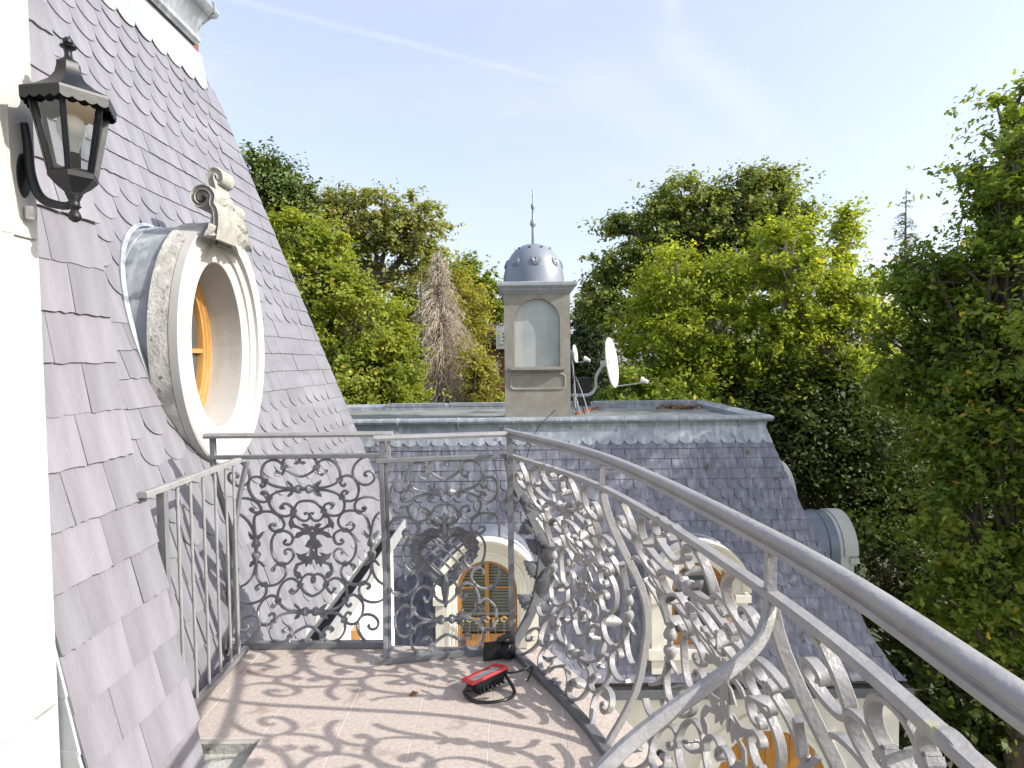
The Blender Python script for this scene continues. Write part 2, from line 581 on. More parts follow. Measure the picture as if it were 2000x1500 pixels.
def sweep2d(mb, path, prof, tf, closed=False):
    """sweep profile (rho outward, d depth) along 2-D path with mitred normals; tf(x, y, d) -> point"""
    n = len(path)
    P = [Vector(p) for p in path]
    rings = []
    for i in range(n):
        if closed:
            a, b = P[(i - 1) % n], P[(i + 1) % n]
            e0, e1 = (P[i] - a), (b - P[i])
        else:
            e0 = P[i] - P[i - 1] if i > 0 else P[1] - P[0]
            e1 = P[i + 1] - P[i] if i < n - 1 else P[-1] - P[-2]
        e0, e1 = e0.normalized(), e1.normalized()
        n0, n1 = Vector((e0.y, -e0.x)), Vector((e1.y, -e1.x))
        nn = (n0 + n1)
        nn = nn / max(0.25, nn.dot(n0)) if nn.length > 1e-6 else n0
        rings.append([tf(P[i].x + nn.x * r_, P[i].y + nn.y * r_, d) for r_, d in prof])
    if closed:
        rings.append(rings[0])
    mb.loft(rings, True, not closed)
    return mb


# ------------------------------------------------------------------ foliage
def leaf_mesh(name, pos, nrm, size, tint, aspect=0.62, lobed=False):
    n = len(pos)
    nrm = nrm / (np.linalg.norm(nrm, axis=1, keepdims=True) + 1e-9)
    rv = RNG.normal(size=(n, 3))
    t = np.cross(nrm, rv)
    t /= (np.linalg.norm(t, axis=1, keepdims=True) + 1e-9)
    b = np.cross(nrm, t)
    L = size[:, None]
    if lobed:
        shp = [(-.5, 0, 0), (-.18, .20, .05), (-.02, .12, .02), (.16, .30, .06), (.30, .14, .02), (.5, .0, -.06), (.30, -.14, .02), (.16, -.30, .06), (-.02, -.12, .02), (-.18, -.20, .05)]
    else:
        shp = [(-.5, 0, 0), (-.02, aspect / 2, .10), (.5, 0, -.04), (-.02, -aspect / 2, .10)]
    k = len(shp)
    V = np.empty((n, k, 3), dtype=np.float32)
    for i, (a, c, d) in enumerate(shp):
        V[:, i] = pos + L * (t * a + b * c + nrm * d)
    me = bpy.data.meshes.new(name)
    me.vertices.add(n * k)
    me.vertices.foreach_set('co', V.ravel())
    me.loops.add(n * k)
    me.loops.foreach_set('vertex_index', np.arange(n * k, dtype=np.int32))
    me.polygons.add(n)
    me.polygons.foreach_set('loop_start', np.arange(0, n * k, k, dtype=np.int32))
    me.update(calc_edges=True)
    at = me.attributes.new('tint', 'FLOAT', 'POINT')
    at.data.foreach_set('value', np.repeat(tint, k).astype(np.float32))
    return me


def rand_dir(n):
    d = RNG.normal(size=(n, 3))
    return d / np.linalg.norm(d, axis=1, keepdims=True)


GROUND_Z = -8.5


def tree(name, label, D, lobes, leafm, base_px=None, clump=0.5, dens=3.0, per=90, leaf=0.16, lobed=False, bark='bark', trunk_r=0.22,
         limb_every=2, flat=0.6, shell=(0.55, 1.0), group='trees around the house', cat='tree', droop=0.0, warm=0.0, limb_k=1.0, fork_k=.72):
    """crown lobes given as (px, py, rx, ry, depth offset) in photo pixels at distance D"""
    k = D / F
    root = None
    cs = []
    L3 = []
    for lb in lobes:
        dd = lb[4] if len(lb) > 4 else 0.0
        c = at_y(lb[0], lb[1], D + dd)
        s_ = (D + dd) / F
        L3.append((np.array(c), np.array((lb[2] * s_, min(lb[2], lb[3] * 1.25) * s_ * 0.9, lb[3] * s_))))
    bx = L3[0][0][0] if base_px is None else at_y(base_px, 700, D).x
    base = Vector((bx, D, GROUND_Z))
    root = thing(name, label, cat, base, 0, group)
    P, NN, TT, SZ = [], [], [], []
    tubes = MB()
    zmid = np.mean([l[0][2] - l[1][2] * 0.25 for l in L3])
    zmid = max(zmid, GROUND_Z + 1.5)
    fork = Vector((bx * 0.6 + 0.4 * float(np.mean([l[0][0] for l in L3])), D, GROUND_Z + (zmid - GROUND_Z) * fork_k))
    tubes.tube(smoothcurve([base, base.lerp(fork, 0.5) + Vector((random.uniform(-.15, .15), random.uniform(-.15, .15), 0)), fork], 4),
               [trunk_r * (1 - 0.35 * i / 8) for i in range(9)], 8)
    for (c, r_) in L3:
        area = 4 * PI * (np.mean(r_)) ** 2
        n = max(10, int(area * dens))
        d = rand_dir(n)
        rad = RNG.uniform(shell[0], shell[1], size=(n, 1)) ** 0.6
        rad[RNG.random(n) < 0.12] *= 1.07
        wob = 1 + 0.16 * np.sin(d[:, :1] * 5 + c[0]) * np.cos(d[:, 2:3] * 4.0 + c[2]) + RNG.normal(scale=0.06, size=(n, 1))
        cc = c + d * r_ * rad * wob
        lt = Vector(c)
        lp = fork.lerp(lt, 0.5) + Vector((0, 0, -0.12 * (lt - fork).length * (0.6 if lt.z > fork.z else -0.3)))
        lr = trunk_r * 0.42 * limb_k
        limb = smoothcurve([fork, lp, lt], 4)
        tubes.tube(limb, [trunk_r * 0.55 * limb_k + (lr * 0.5 - trunk_r * 0.55 * limb_k) * i / (len(limb) - 1) for i in range(len(limb))], 6)
        for q in range(0, n, limb_every):
            e = Vector(cc[q])
            if e.z < GROUND_Z + 0.5:
                continue
            st = limb[random.randrange(len(limb) // 2, len(limb))]
            md = st.lerp(e, 0.5) + Vector((random.uniform(-.12, .12), random.uniform(-.12, .12), random.uniform(0.0, .22))) * (e - st).length * 0.6
            br = smoothcurve([st, md, e], 3)
            tubes.tube(br, [max(0.006, lr * 0.34 * (1 - i / len(br)) + 0.006) for i in range(len(br))], 4, caps=False)
        m = max(8, int(per))
        csz = clump * RNG.uniform(0.55, 1.45, size=(n, 1, 1))
        axis = d + RNG.normal(scale=0.45, size=d.shape) + np.array([0, 0, 0.15])
        axis /= np.linalg.norm(axis, axis=1, keepdims=True)
        K = 8
        tw = axis[:, None, :] * 0.75 + RNG.normal(scale=0.62, size=(n, K, 3)) * np.array([1, 1, flat])
        tl = RNG.uniform(0.5, 1.5, size=(n, K, 1))
        pick = RNG.integers(0, K, size=(n, m))
        ii = np.arange(n)[:, None]
        tp = RNG.random((n, m, 1)) ** 0.75
        off = tw[ii, pick] * tl[ii, pick] * tp * csz - axis[:, None, :] * 0.45 * csz + RNG.normal(size=(n, m, 3)) * csz * 0.16
        off[:, :, 2:3] -= droop * tp * tp * csz
        pos = (cc[:, None, :] + off).reshape(-1, 3)
        out = np.repeat(d, m, axis=0)
        nr = out * 0.55 + RNG.normal(scale=0.55, size=pos.shape) + np.array([0, 0, 0.75])
        ct = RNG.normal(scale=0.13, size=(n, 1))
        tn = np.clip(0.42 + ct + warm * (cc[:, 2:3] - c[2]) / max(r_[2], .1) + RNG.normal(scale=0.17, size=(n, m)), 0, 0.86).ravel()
        au = RNG.random(tn.shape) < 0.012
        tn[au] = 1.0
        P.append(pos)
        NN.append(nr)
        TT.append(tn)
        SZ.append(leaf * RNG.uniform(0.5, 1.4, size=len(pos)))
    P, NN, TT, SZ = (np.concatenate(a) for a in (P, NN, TT, SZ))
    keep = P[:, 2] > GROUND_Z + 0.05
    P, NN, TT, SZ = P[keep], NN[keep], TT[keep], SZ[keep]
    inv = Matrix.Translation(-base)
    t = link('trunk', tubes.mesh('trunk', 60), bark, root)
    t.matrix_parent_inverse = inv
    o = link('crown', leaf_mesh('crown', P, NN, SZ, TT, lobed=lobed), leafm, root)
    o.matrix_parent_inverse = inv
    return root


def conifer(name, label, D, px, top, bottom, width, leafm=None, bark='bark', n=420, droop=0.5, twig=4, leaf=0.10, per=26, sparse=False, group='trees around the house', tw_r=0.008):
    """trunk with whorled, drooping branches and short twigs; leafm None = dead"""
    k = D / F
    T = at_y(px, top, D)
    Bz = at_y(px, bottom, D).z
    base = Vector((T.x, D, GROUND_Z))
    root = thing(name, label, 'tree', base, 0, group)
    inv = Matrix.Translation(-base)
    tr = MB()
    tr.tube([base, Vector((T.x, D, Bz)), T], [0.20, 0.12, 0.012], 7)
    br = MB()
    P, NN = [], []
    for i in range(n):
        h = random.random() ** 0.8
        z = T.z + (Bz - T.z) * h
        ln = (0.06 + 0.94 * h ** 0.8) * width * k * random.uniform(0.5, 1.1)
        a = random.uniform(0, 2 * PI)
        d = Vector((math.cos(a), math.sin(a), 0))
        s0 = Vector((T.x, D, z))
        pts = [s0, s0 + d * ln * 0.4 + Vector((0, 0, 0.10 * ln)), s0 + d * ln * 0.8 + Vector((0, 0, -0.15 * droop * ln)), s0 + d * ln + Vector((0, 0, -0.6 * droop * ln))]
        c = smoothcurve(pts, 3)
        br.tube(c, [max(tw_r * 0.6, tw_r * 2.2 * (1 - j / len(c))) for j in range(len(c))], 3, caps=False)
        for q in range(twig):
            p = c[random.randrange(2, len(c))]
            e = p + (d * random.uniform(-.1, .6) + Vector((random.uniform(-.8, .8), random.uniform(-.8, .8), -random.uniform(0.1, 1.0) * (0.6 + droop)))) * ln * 0.26
            m_ = p.lerp(e, 0.5) + Vector((0, 0, 0.06 * ln))
            br.tube([p, m_, e], [tw_r * 0.9, tw_r * 0.7, tw_r * 0.4], 3, caps=False)
        if leafm:
            m = per
            tt = RNG.uniform(0.15, 1.0, size=m)
            cp = np.array([list(v) for v in c])
            ix = tt * (len(c) - 1)
            i0 = np.clip(ix.astype(int), 0, len(c) - 2)
            pp = cp[i0] + (cp[i0 + 1] - cp[i0]) * (ix - i0)[:, None]
            pp = pp + RNG.normal(scale=0.13 * ln + 0.03, size=pp.shape) * np.array([1, 1, 0.5]) - np.array([0, 0, 0.05])
            P.append(pp)
            NN.append(RNG.normal(size=pp.shape) * 0.5 + np.array([0, 0, 0.8]) + np.array(d) * 0.3)
    o = link('trunk', tr.mesh('trunk', 60), bark, root)
    o.matrix_parent_inverse = inv
    o = tag(link('branches', br.mesh('branches', 0), bark if leafm else 'dead_twig', root), kind='stuff')
    o.matrix_parent_inverse = inv
    if leafm:
        P = np.concatenate(P)
        NN = np.concatenate(NN)
        tn = np.clip(RNG.normal(0.42, 0.2, size=len(P)), 0, 1)
        o = link('crown', leaf_mesh('crown', P, NN, leaf * RNG.uniform(0.6, 1.3, len(P)), tn, aspect=0.34), leafm, root)
        o.matrix_parent_inverse = inv
    return root

# =================================================================== GROUND
g = MB().add([(-900, -300, GROUND_Z), (900, -300, GROUND_Z), (900, 1500, GROUND_Z), (-900, 1500, GROUND_Z)], [(0, 1, 2, 3)])
tag(g.build('ground', 'ground', None, 0), 'shaded garden ground under the trees', kind='structure')

# =================================================================== ROOF SLATING
def clip_poly(poly, a, b, c):
    """keep a*x + b*y <= c"""
    out = []
    for i in range(len(poly)):
        p, q = poly[i], poly[(i + 1) % len(poly)]
        fp, fq = a * p[0] + b * p[1] - c, a * q[0] + b * q[1] - c
        if fp <= 0:
            out.append(p)
        if (fp < 0 < fq) or (fq < 0 < fp):
            t = fp / (fp - fq)
            out.append((p[0] + (q[0] - p[0]) * t, p[1] + (q[1] - p[1]) * t))
    return out


def slate_outline(kind, w, L, gap=0.0011):
    h = w / 2 - gap
    if kind == 'scallop':
        pts = [(-h, 0), (-h, -(L - h * 0.92))]
        for i in range(1, 10):
            a = PI + PI * i / 10
            pts.append((h * math.cos(a), -(L - h * 0.92) + h * 0.92 * math.sin(a)))
        pts += [(h, -(L - h * 0.92)), (h, 0)]
        return pts
    if kind == 'chipped':
        pts = [(-h, 0), (-h, -L + 0.004)]
        m = 9
        for i in range(m + 1):
            pts.append((-h + 2 * h * i / m * 0.985 + 0.006 * h, -L + random.uniform(0, 0.007)))
        pts += [(h, -L + 0.006), (h, 0)]
        return pts
    return [(-h, 0), (-h, -L), (h, -L), (h, 0)]


def slate_solid(poly, th):
    n = len(poly)
    lo = [(x, y, 0.0) for x, y in poly]
    hi = [(x, y, th) for x, y in poly]
    vs = hi + lo
    fs = [tuple(range(n))]
    for i in range(n):
        j = (i + 1) % n
        fs.append((i, i + n, j + n, j))
    return vs, fs


SLATE_CACHE = {}
IN_FRAME = lambda px, py: -20 < px < 2020 and -20 < py < 1520


def project(p):
    q = CAMR.transposed() @ (Vector(p) - EYE)
    if q.z > -0.05:
        return None
    return (1000 + F * q.x / -q.z, 750 - F * q.y / -q.z, -q.z)


def lay_slates(parent, slates, matname, limit=300, lab=None):
    """slates: (outline key or polygon, thickness, frame matrix, area)"""
    ranked = []
    for i, (key, poly, th, fm, area) in enumerate(slates):
        c = fm @ Vector((0, -0.1, 0))
        pr = project(c)
        sc = 0.0
        if pr and IN_FRAME(pr[0], pr[1]):
            v = (EYE - c).normalized()
            nn = (fm.to_3x3() @ Vector((0, 0, 1))).normalized()
            sc = max(0.0, v.dot(nn)) * area / pr[2] ** 2
        ranked.append((sc, i))
    ranked.sort(reverse=True)
    single = set(i for sc, i in ranked[:limit] if sc > 0)
    rest_v, rest_f = [], []
    for i, (key, poly, th, fm, area) in enumerate(slates):
        if i in single:
            if key is not None:
                me = SLATE_CACHE.get((key, matname))
                if me is None:
                    vs, fs = slate_solid(poly, th)
                    me = bpy.data.meshes.new('slate')
                    me.from_pydata(vs, [], fs)
                    me.materials.append(M[matname])
                    SLATE_CACHE[(key, matname)] = me
            else:
                vs, fs = slate_solid(poly, th)
                me = bpy.data.meshes.new('slate')
                me.from_pydata(vs, [], fs)
                me.materials.append(M[matname])
            o = bpy.data.objects.new('slate', me)
            COL.objects.link(o)
            o.parent = parent
            o.matrix_local = parent_world(parent).inverted() @ fm
        else:
            vs, fs = slate_solid(poly, th)
            k = len(rest_v)
            rest_v += [tuple(fm @ Vector(v)) for v in vs]
            rest_f += [tuple(a + k for a in f) for f in fs]
    if rest_v:
        me = bpy.data.meshes.new('slate_field')
        me.from_pydata(rest_v, [], rest_f)
        o = link('slate_field', me, matname, parent)
        o.matrix_parent_inverse = parent_world(parent).inverted()
        tag(o, kind='stuff')


def frame(pos, r_, u, n, tilt, rot, lift):
    m = Matrix((r_, u, n)).transposed()
    m = m @ Matrix.Rotation(-tilt, 3, 'X') @ Matrix.Rotation(rot, 3, 'Z')
    return Matrix.Translation(Vector(pos) + Vector(n) * lift) @ m.to_4x4()


# =================================================================== MAIN HOUSE (left mansard)
house = thing('main_house', 'house with steep purple grey slate mansard holding an oval stone window', 'house', (-1.6, 4.5, GROUND_Z))
XE, ZE, SL = -1.42, -0.296, 0.30
ZT = 3.89
DF = 6.87


def man_x(z):
    return XE - SL * (z - ZE)


def man_d(z):
    return DF - SL * (z - ZE)


OX, OD, OZ, OA, OB = -1.79, 3.71, 1.588, 0.314, 0.494
deck = MB()
gy = [-1.0, 1.0, 2.0, 2.6] + list(np.arange(2.7, 4.75, .05)) + [5.2, 6.0]
gz = [ZE, 0.2, .6] + list(np.arange(.70, 2.5, .05)) + [3.0, 4.5]
for z0, z1 in zip(gz[:-1], gz[1:]):
    ys0, ys1 = [min(v, man_d(z0) - .012) for v in gy + [9.0]], [min(v, man_d(z1) - .012) for v in gy + [9.0]]
    for q in range(len(ys0) - 1):
        if ((ys0[q] + ys0[q + 1]) / 2 - OD) ** 2 / (OA + .16) ** 2 + ((z0 + z1) / 2 - OZ) ** 2 / (OB + .16) ** 2 < 1:
            continue
        deck.add([(man_x(z0) - .012, ys0[q], z0), (man_x(z0) - .012, ys0[q + 1], z0), (man_x(z1) - .012, ys1[q + 1], z1), (man_x(z1) - .012, ys1[q], z1)], [(0, 1, 2, 3)])
deck.loft([[(man_x(ZE) - .012, man_d(ZE) - .012, ZE), (-7, man_d(ZE) - .012, ZE)], [(man_x(4.5) - .012, man_d(4.5) - .012, 4.5), (-7, man_d(4.5) - .012, 4.5)]], closed=False)
deck.build('roof_deck', 'deck', house, 0)

# oval window position on the mansard
mu = Vector((-SL, 0, 1)).normalized()
mr_ = Vector((0, 1, 0))
mn = mr_.cross(mu)
slates = []
exposure = 0.150
row = 0
slope_len = (ZT - ZE) * math.hypot(1, SL)
pitch = 0.196
while (row + 1) * exposure < slope_len + 0.05:
    s_bot = (row + 1) * exposure + 0.05
    L_ = exposure * 1.5
    ph = row % 9
    kind_row = 'scallop' if ph < 5 else 'rect'
    top = Vector((man_x(ZT), 0, ZT)) - mu * (s_bot - L_)
    bot = Vector((man_x(ZT), 0, ZT)) - mu * s_bot
    zc = bot.z + 0.07
    t = 2.15 + (0.5 * pitch if row % 2 else 0)
    while t < man_d(bot.z) + pitch * 0.5:
        skip = ((t - OD) / 0.49) ** 2 + ((zc + 0.02 - OZ) / 0.67) ** 2 < 0.9
        if not skip:
            near_hip = man_d(zc) - t < 0.42
            kd = 'rect' if (kind_row == 'rect' or near_hip) else 'scallop'
            v = random.randrange(4)
            poly = None
            key = None
            fm = frame((top.x, t + random.uniform(-.003, .003), top.z), mr_, mu, mn, R(2.7 + random.uniform(-.5, .8)), R(random.uniform(-.7, .7)), 0.001)
            if kd == 'scallop':
                key = ('m_sc',)
                poly = slate_outline('scallop', pitch, L_)
            elif v < 2 or near_hip:
                key = ('m_re',)
                poly = slate_outline('rect', pitch, L_)
            else:
                random.seed(v)
                key = ('m_ch', v)
                poly = slate_outline('chipped', pitch, L_)
                random.seed(row * 1000 + int(t * 100))
            x_top, x_bot = man_d(top.z) - t, man_d(bot.z) - t
            if min(x_top, x_bot) < pitch / 2:
                # hip line: x = x_top + (x_bot - x_top) * (-y / L)
                poly = clip_poly(poly, 1, (x_bot - x_top) / L_, x_top)
                key = None
            if len(poly) >= 3:
                slates.append((key, poly, 0.0052, fm, pitch * exposure))
        t += pitch
    row += 1
random.seed(21)
lay_slates(house, slates, 'slate', 300)

# near bay beside the pier: large square slates
BAY = sorted([(p.z, p.x) for p in (at_y(px, py, 2.30) for px, py in ((88, 38), (107, 144), (190, 470), (196, 550), (222, 720), (240, 830), (270, 940), (290, 1030), (315, 1130), (345, 1270), (380, 1400), (393, 1490)))])
BAY = [(-.6, BAY[0][1] + .12)] + BAY + [(3.4, BAY[-1][1] - .16)]
BD0, BD1 = 1.76, 2.30
bay_x = lambda z: interp(BAY, z)
bm_ = MB()
bm_.loft([[(bay_x(z) - 0.012, BD0, z), (bay_x(z) - 0.012, BD1 - 0.02, z), (-2.6, BD1 - 0.02, z)] for z in [b[0] for b in BAY]], closed=False)
bm_.build('bay_deck', 'deck', house, 0)
slates = []
z = 3.2
k = 0
BE = 0.172
while z > -0.35:
    zb = z - BE
    p_top = Vector((bay_x(z + BE * .4), 0, z + BE * .4))
    p_bot = Vector((bay_x(zb), 0, zb))
    u = (p_top - p_bot).normalized()
    n_ = Vector((0, 1, 0)).cross(u)
    L_ = (p_top - p_bot).length
    cuts = [1.752, 2.02 + random.uniform(-.05, .05), BD1 + random.uniform(-.01, .012)] if k % 2 else [1.752, 1.90 + random.uniform(-.03, .03), 2.13 + random.uniform(-.03, .03), BD1 + random.uniform(-.01, .012)]
    for a, b in zip(cuts[:-1], cuts[1:]):
        poly = slate_outline('chipped', b - a, L_)
        fm = frame((p_top.x, (a + b) / 2, p_top.z), Vector((0, 1, 0)), u, n_, R(2.6 + random.uniform(-.4, .6)), R(random.uniform(-.5, .5)), 0.001)
        slates.append((None, poly, 0.007, fm, (b - a) * BE))
    z = zb
    k += 1
lay_slates(house, slates, 'slate_red', 300)
# lead soakers stepping up the bay against the pier
for i in range(8):
    z0 = -0.35 + i * BE
    xa, xb = bay_x(z0) + 0.012, bay_x(z0 + BE) + 0.004
    sk = MB()
    sk.prism([(-1.38, z0), (xa, z0), (xb, z0 + BE + .015), (-1.38, z0 + BE + .015)], 1.739 - .0012 * (i % 2), 1.750, lambda x, y, d: Vector((x, d + (.004 if x < -1.3 else 0.0), y)))
    sk.build('lead_soaker', 'lead_white', house, 0)


# scalloped lead apron + cornice along the mansard top
def apron(parent, p_of, u, n_, t0, t1, height, pitch_, clipf, m):
    """p_of(t, s): point s metres below the top edge"""
    t = t0
    i = 0
    while t < t1:
        tt = min(t + pitch_, t1)
        h = pitch_ / 2
        pts = [(0, 0)]
        pts += [(0, -(height - h * .8))]
        for q in range(1, 8):
            a = PI + PI * q / 8
            pts.append((h + h * math.cos(a), -(height - h * .8) + h * .8 * math.sin(a)))
        pts += [(pitch_, -(height - h * .8)), (pitch_, 0)]
        pts = clipf(pts, t)
        if len(pts) >= 3:
            mb = MB()
            mb.prism(pts, 0.018, 0.0235 + 0.0009 * (i % 2), lambda x, y, d: p_of(t + x, -y) + n_ * (d + 0.002 * math.sin((t + x) * 9)))
            mb.build('lead_scallop', m, parent, 0)
        t = tt
        i += 1


def m_clip(poly, t):
    z_at = lambda y: ZT + 0.30 + y * mu.z
    return clip_poly(poly, 1, -(SL * mu.z), man_d(ZT + .30) - t)


MTOP = Vector((man_x(ZT + .30), 0, ZT + .30))
apron(house, lambda t, s: MTOP - mu * s + Vector((0, t, 0)), mu, mn, 2.2, man_d(ZT) + .05, 0.40, pitch * 1.02, m_clip, 'lead_white')
xc, zc, dc = man_x(4.3), 4.30, man_d(4.3)
corn = MB()
prof = [(-.10, -.02), (.020, -.02), (.030, .0), (.045, .015), (.045, .05), (.03, .07), (.035, .085), (.06, .17), (.11, .25), (.145, .27), (.165, .31), (.15, .355), (.11, .37), (-.10, .37)]
sweep2d(corn, [(-6, dc), (xc, dc), (xc, -1.0)], [(-r_, d) for r_, d in prof], lambda x, y, d: Vector((x, y, zc + d)))
corn.build('lead_cornice', 'lead', house, 40)
for yy in (5.55, 5.0, 4.4):
    MB().box((xc + .145, yy, zc + .32), (.06, .014, .09)).build('lead_joint', 'lead_white', house, 0)
par = MB()
par.box((xc - .62, dc - .6, 5.2), (1.0, 1.0, 1.06))
par.build('roof_pier', 'lead_white', house)
for q in range(3):
    MB().bar((xc - .05, dc - .9 - .16 * q, 4.66), (xc - .05, dc - .9 - .16 * q, 5.6), .035, .035, (1, 0, 0)).build('roof_rail_bar', 'iron', house)
brk = MB().box((xc - .83, dc + .55, 4.75), (.9, .6, .62))
brk.build('brick_chimney', 'brick', house)

# eave: gutter, wall, wooden frame, corner pilaster
gt = MB()
for (x0, x1, z0, z1, m_) in ((XE - .02, XE + .135, ZE - .14, ZE - .125, 'gutter'),):
    gt.box(((x0 + x1) / 2, 4.35, (z0 + z1) / 2), (x1 - x0, 4.95, z1 - z0))
gt.build('gutter', 'gutter', house)
MB().box((XE + .145, 4.37, ZE - .08), (.02, 5.0, .13)).build('gutter_lip', 'steel', house)
MB().box((-3.47, 3.6, (ZE - .15 + GROUND_Z) / 2), (4.0, 6.4, ZE - .15 - GROUND_Z)).build('wall', 'render_wall', house)
wp = at_x(690, 1225, -1.47)
fr = MB()
fr.box((-1.455, wp.y, -1.65), (.05, .16, 1.55))
fr.build('window_frame', 'wood', house)
MB().box((-1.45, 6.70, -4.3), (.09, .22, 7.4)).build('corner_pilaster', 'render_wall', house)
MB().box((-1.42, 2.75, -.14), (.30, 1.0, .012), Matrix.Rotation(R(4), 3, 'Y')).build('lead_valley', 'lead', house)


# ---- oval dormer
def oval_tf(x, y, d):
    return Vector((OX + d, OD + x, OZ + y))


def oval_path(a, b, n=72):
    return [(a * math.cos(2 * PI * i / n), b * math.sin(2 * PI * i / n)) for i in range(n)]


dorm = MB()
sweep2d(dorm, oval_path(OA, OB), [(0, -.30), (0, -.004), (.006, 0), (.075, 0), (.082, .006), (.082, .018), (.125, .022), (.135, .03), (.135, .05), (.222, .052), (.230, .044), (.230, -.002), (.10, -.003)][::1],
        oval_tf, True)
dormer = dorm.build('oval_dormer', 'stone', house, 30)
tag(dormer, 'white stone oval window surround')
side = MB()
sweep2d(side, oval_path(OA, OB), [(.10, -.006), (.2285, -.006), (.227, -.115), (.10, -.115)], oval_tf, True)
side.build('weathered_edge', 'stone_old', dormer, 30)
zinc = MB()
sweep2d(zinc, oval_path(OA, OB), [(.05, -.117), (.204, -.117), (.204, -.30), (.209, -.302), (.209, -.315), (.205, -.317), (.205, -1.0), (.05, -1.0)], oval_tf, True)
zinc.build('zinc_cheek', 'lead', dormer, 30)
zf = MB()
for sgn in (1,):
    pth = [(t_ * 1.0) for t_ in range(0)]
flash = MB()
rings = []
for i in range(73):
    a = 2 * PI * i / 72
    r1, r2 = .206, .228
    def on_roof(rr):
        y = OD + (OA + rr) * math.cos(a)
        z_ = OZ + (OB + rr) * math.sin(a)
        return Vector((man_x(z_), y, z_)) + mn * 0.022
    p1, p2 = on_roof(r1), on_roof(r2)
    rings.append([p1 + mn * .01, p2, p2 - mn * .02, p1 - mn * .02])
flash.loft(rings, True, False)
flash.build('flashing', 'lead', dormer, 40)
wf = MB()
sweep2d(wf, oval_path(OA, OB), [(.0, -.28), (.0, -.205), (-.022, -.20), (-.028, -.212), (-.040, -.212), (-.046, -.225), (-.062, -.225), (-.066, -.245), (-.066, -.28)][::-1], oval_tf, True)
wf.build('window_frame', 'wood_pale', dormer, 30)
MB().bar(oval_tf(-OA + .05, -.03, -.245), oval_tf(OA - .05, -.03, -.245), .03, .028).build('glazing_bar', 'wood_pale', dormer)
MB().bar(oval_tf(0, -OB + .05, -.250), oval_tf(0, OB - .05, -.250), .03, .024, (1, 0, 0)).build('glazing_bar', 'wood_pale', dormer)
pn = MB()
pp = oval_path(OA - .05, OB - .05)
pn.add([oval_tf(x, y, -.262) for x, y in pp], [tuple(range(len(pp)))])
pn.build('pane', 'window_glass', dormer, 0)
bk = MB()
bk.add([oval_tf(x * 1.3, y * 1.2, -.34) for x, y in pp], [tuple(range(len(pp)))])
bk.build('dark_room', 'dark_room', dormer, 0)


# carved acanthus crest on top of the oval
def blob_tube(mb, pts, rads, sides=9):
    c = smoothcurve(pts, 4)
    rr = [interp([(i, r_) for i, r_ in enumerate(rads)], j * (len(rads) - 1) / (len(c) - 1)) for j in range(len(c))]
    mb.tube(c, rr, sides)


XF = OX + .06


def ribbon(mb, px_pts, w, depth, y0=3.50, grow=None, back=.10):
    cu = smoothcurve([Vector(p) for p in px_pts], 5)
    n = len(cu)
    rings = []
    P3 = [at_y(c.x, c.y, y0) for c in cu]
    for i in range(n):
        t = (P3[min(i + 1, n - 1)] - P3[max(i - 1, 0)]).normalized()
        sd = t.cross(Vector((0, -1, 0))).normalized()
        f_ = i / (n - 1)
        ww = (w if grow is None else w + (grow - w) * f_) / 2
        dd = depth * (1 - .35 * f_)
        o = P3[i]
        X = Vector((0, -1, 0))
        rings.append([o - X * back - sd * ww, o + X * dd * .55 - sd * ww, o + X * dd - sd * ww * .72, o + X * dd * .80 - sd * ww * .30, o + X * dd * .78 + sd * ww * .20, o + X * dd * 1.04 + sd * ww * .66, o + X * dd * .6 + sd * ww, o - X * back + sd * ww])
    mb.loft(rings, True, True)


def px_spiral(cx, cy, r0, r1, a0, turns, n):
    return [(cx + (r0 + (r1 - r0) * i / n) * math.cos(a0 + turns * 2 * PI * i / n), cy + (r0 + (r1 - r0) * i / n) * math.sin(a0 + turns * 2 * PI * i / n)) for i in range(n + 1)]


crest = MB()
ribbon(crest, [(428, 470), (432, 440), (430, 415)] + px_spiral(402, 390, 24, 5, .5, -1.7, 16), .040, .06, 3.46, .022, .16)
crest_o = crest.build('carved_crest', 'stone_cap', dormer, 50)
tag(crest_o, 'weathered carved stone acanthus crest')
c2 = MB()
ribbon(c2, [(424, 480), (428, 440), (426, 400), (420, 368), (416, 348), (422, 338), (432, 342), (434, 354), (428, 358)], .085, .05, 3.70, .045, .10)
c2.build('carved_plume', 'stone_cap', dormer, 50)
c3 = MB()
ribbon(c3, [(430, 425), (440, 408), (452, 402), (460, 412), (458, 424), (450, 424)], .04, .05, 3.85, .022, .10)
c3.build('carved_volute', 'stone_cap', dormer, 50)
def carved_leaf(mb, a, b, out, w, bow, curl, thick=.03, lobes=5):
    """serrated leaf from a to b; out = facing"""
    a, b, out = Vector(a), Vector(b), Vector(out).normalized()
    ax = b - a
    L_ = ax.length
    ax.normalize()
    sd = ax.cross(out).normalized()
    n = lobes * 4
    rings = []
    for i in range(n + 1):
        t = i / n
        ww = w * math.sin(PI * min(1, .12 + .88 * t) ** .8) * (0.72 + 0.28 * abs(math.sin(PI * lobes * t))) + .004
        c = a + ax * (L_ * t) + out * (bow * math.sin(PI * t) + curl * t ** 3)
        rings.append([c - sd * ww - out * .004, c - sd * ww * .5 + out * thick * .7, c + out * thick * .35, c + sd * ww * .5 + out * thick * .7, c + sd * ww - out * .004, c - out * .012])
    mb.loft(rings, True, True)
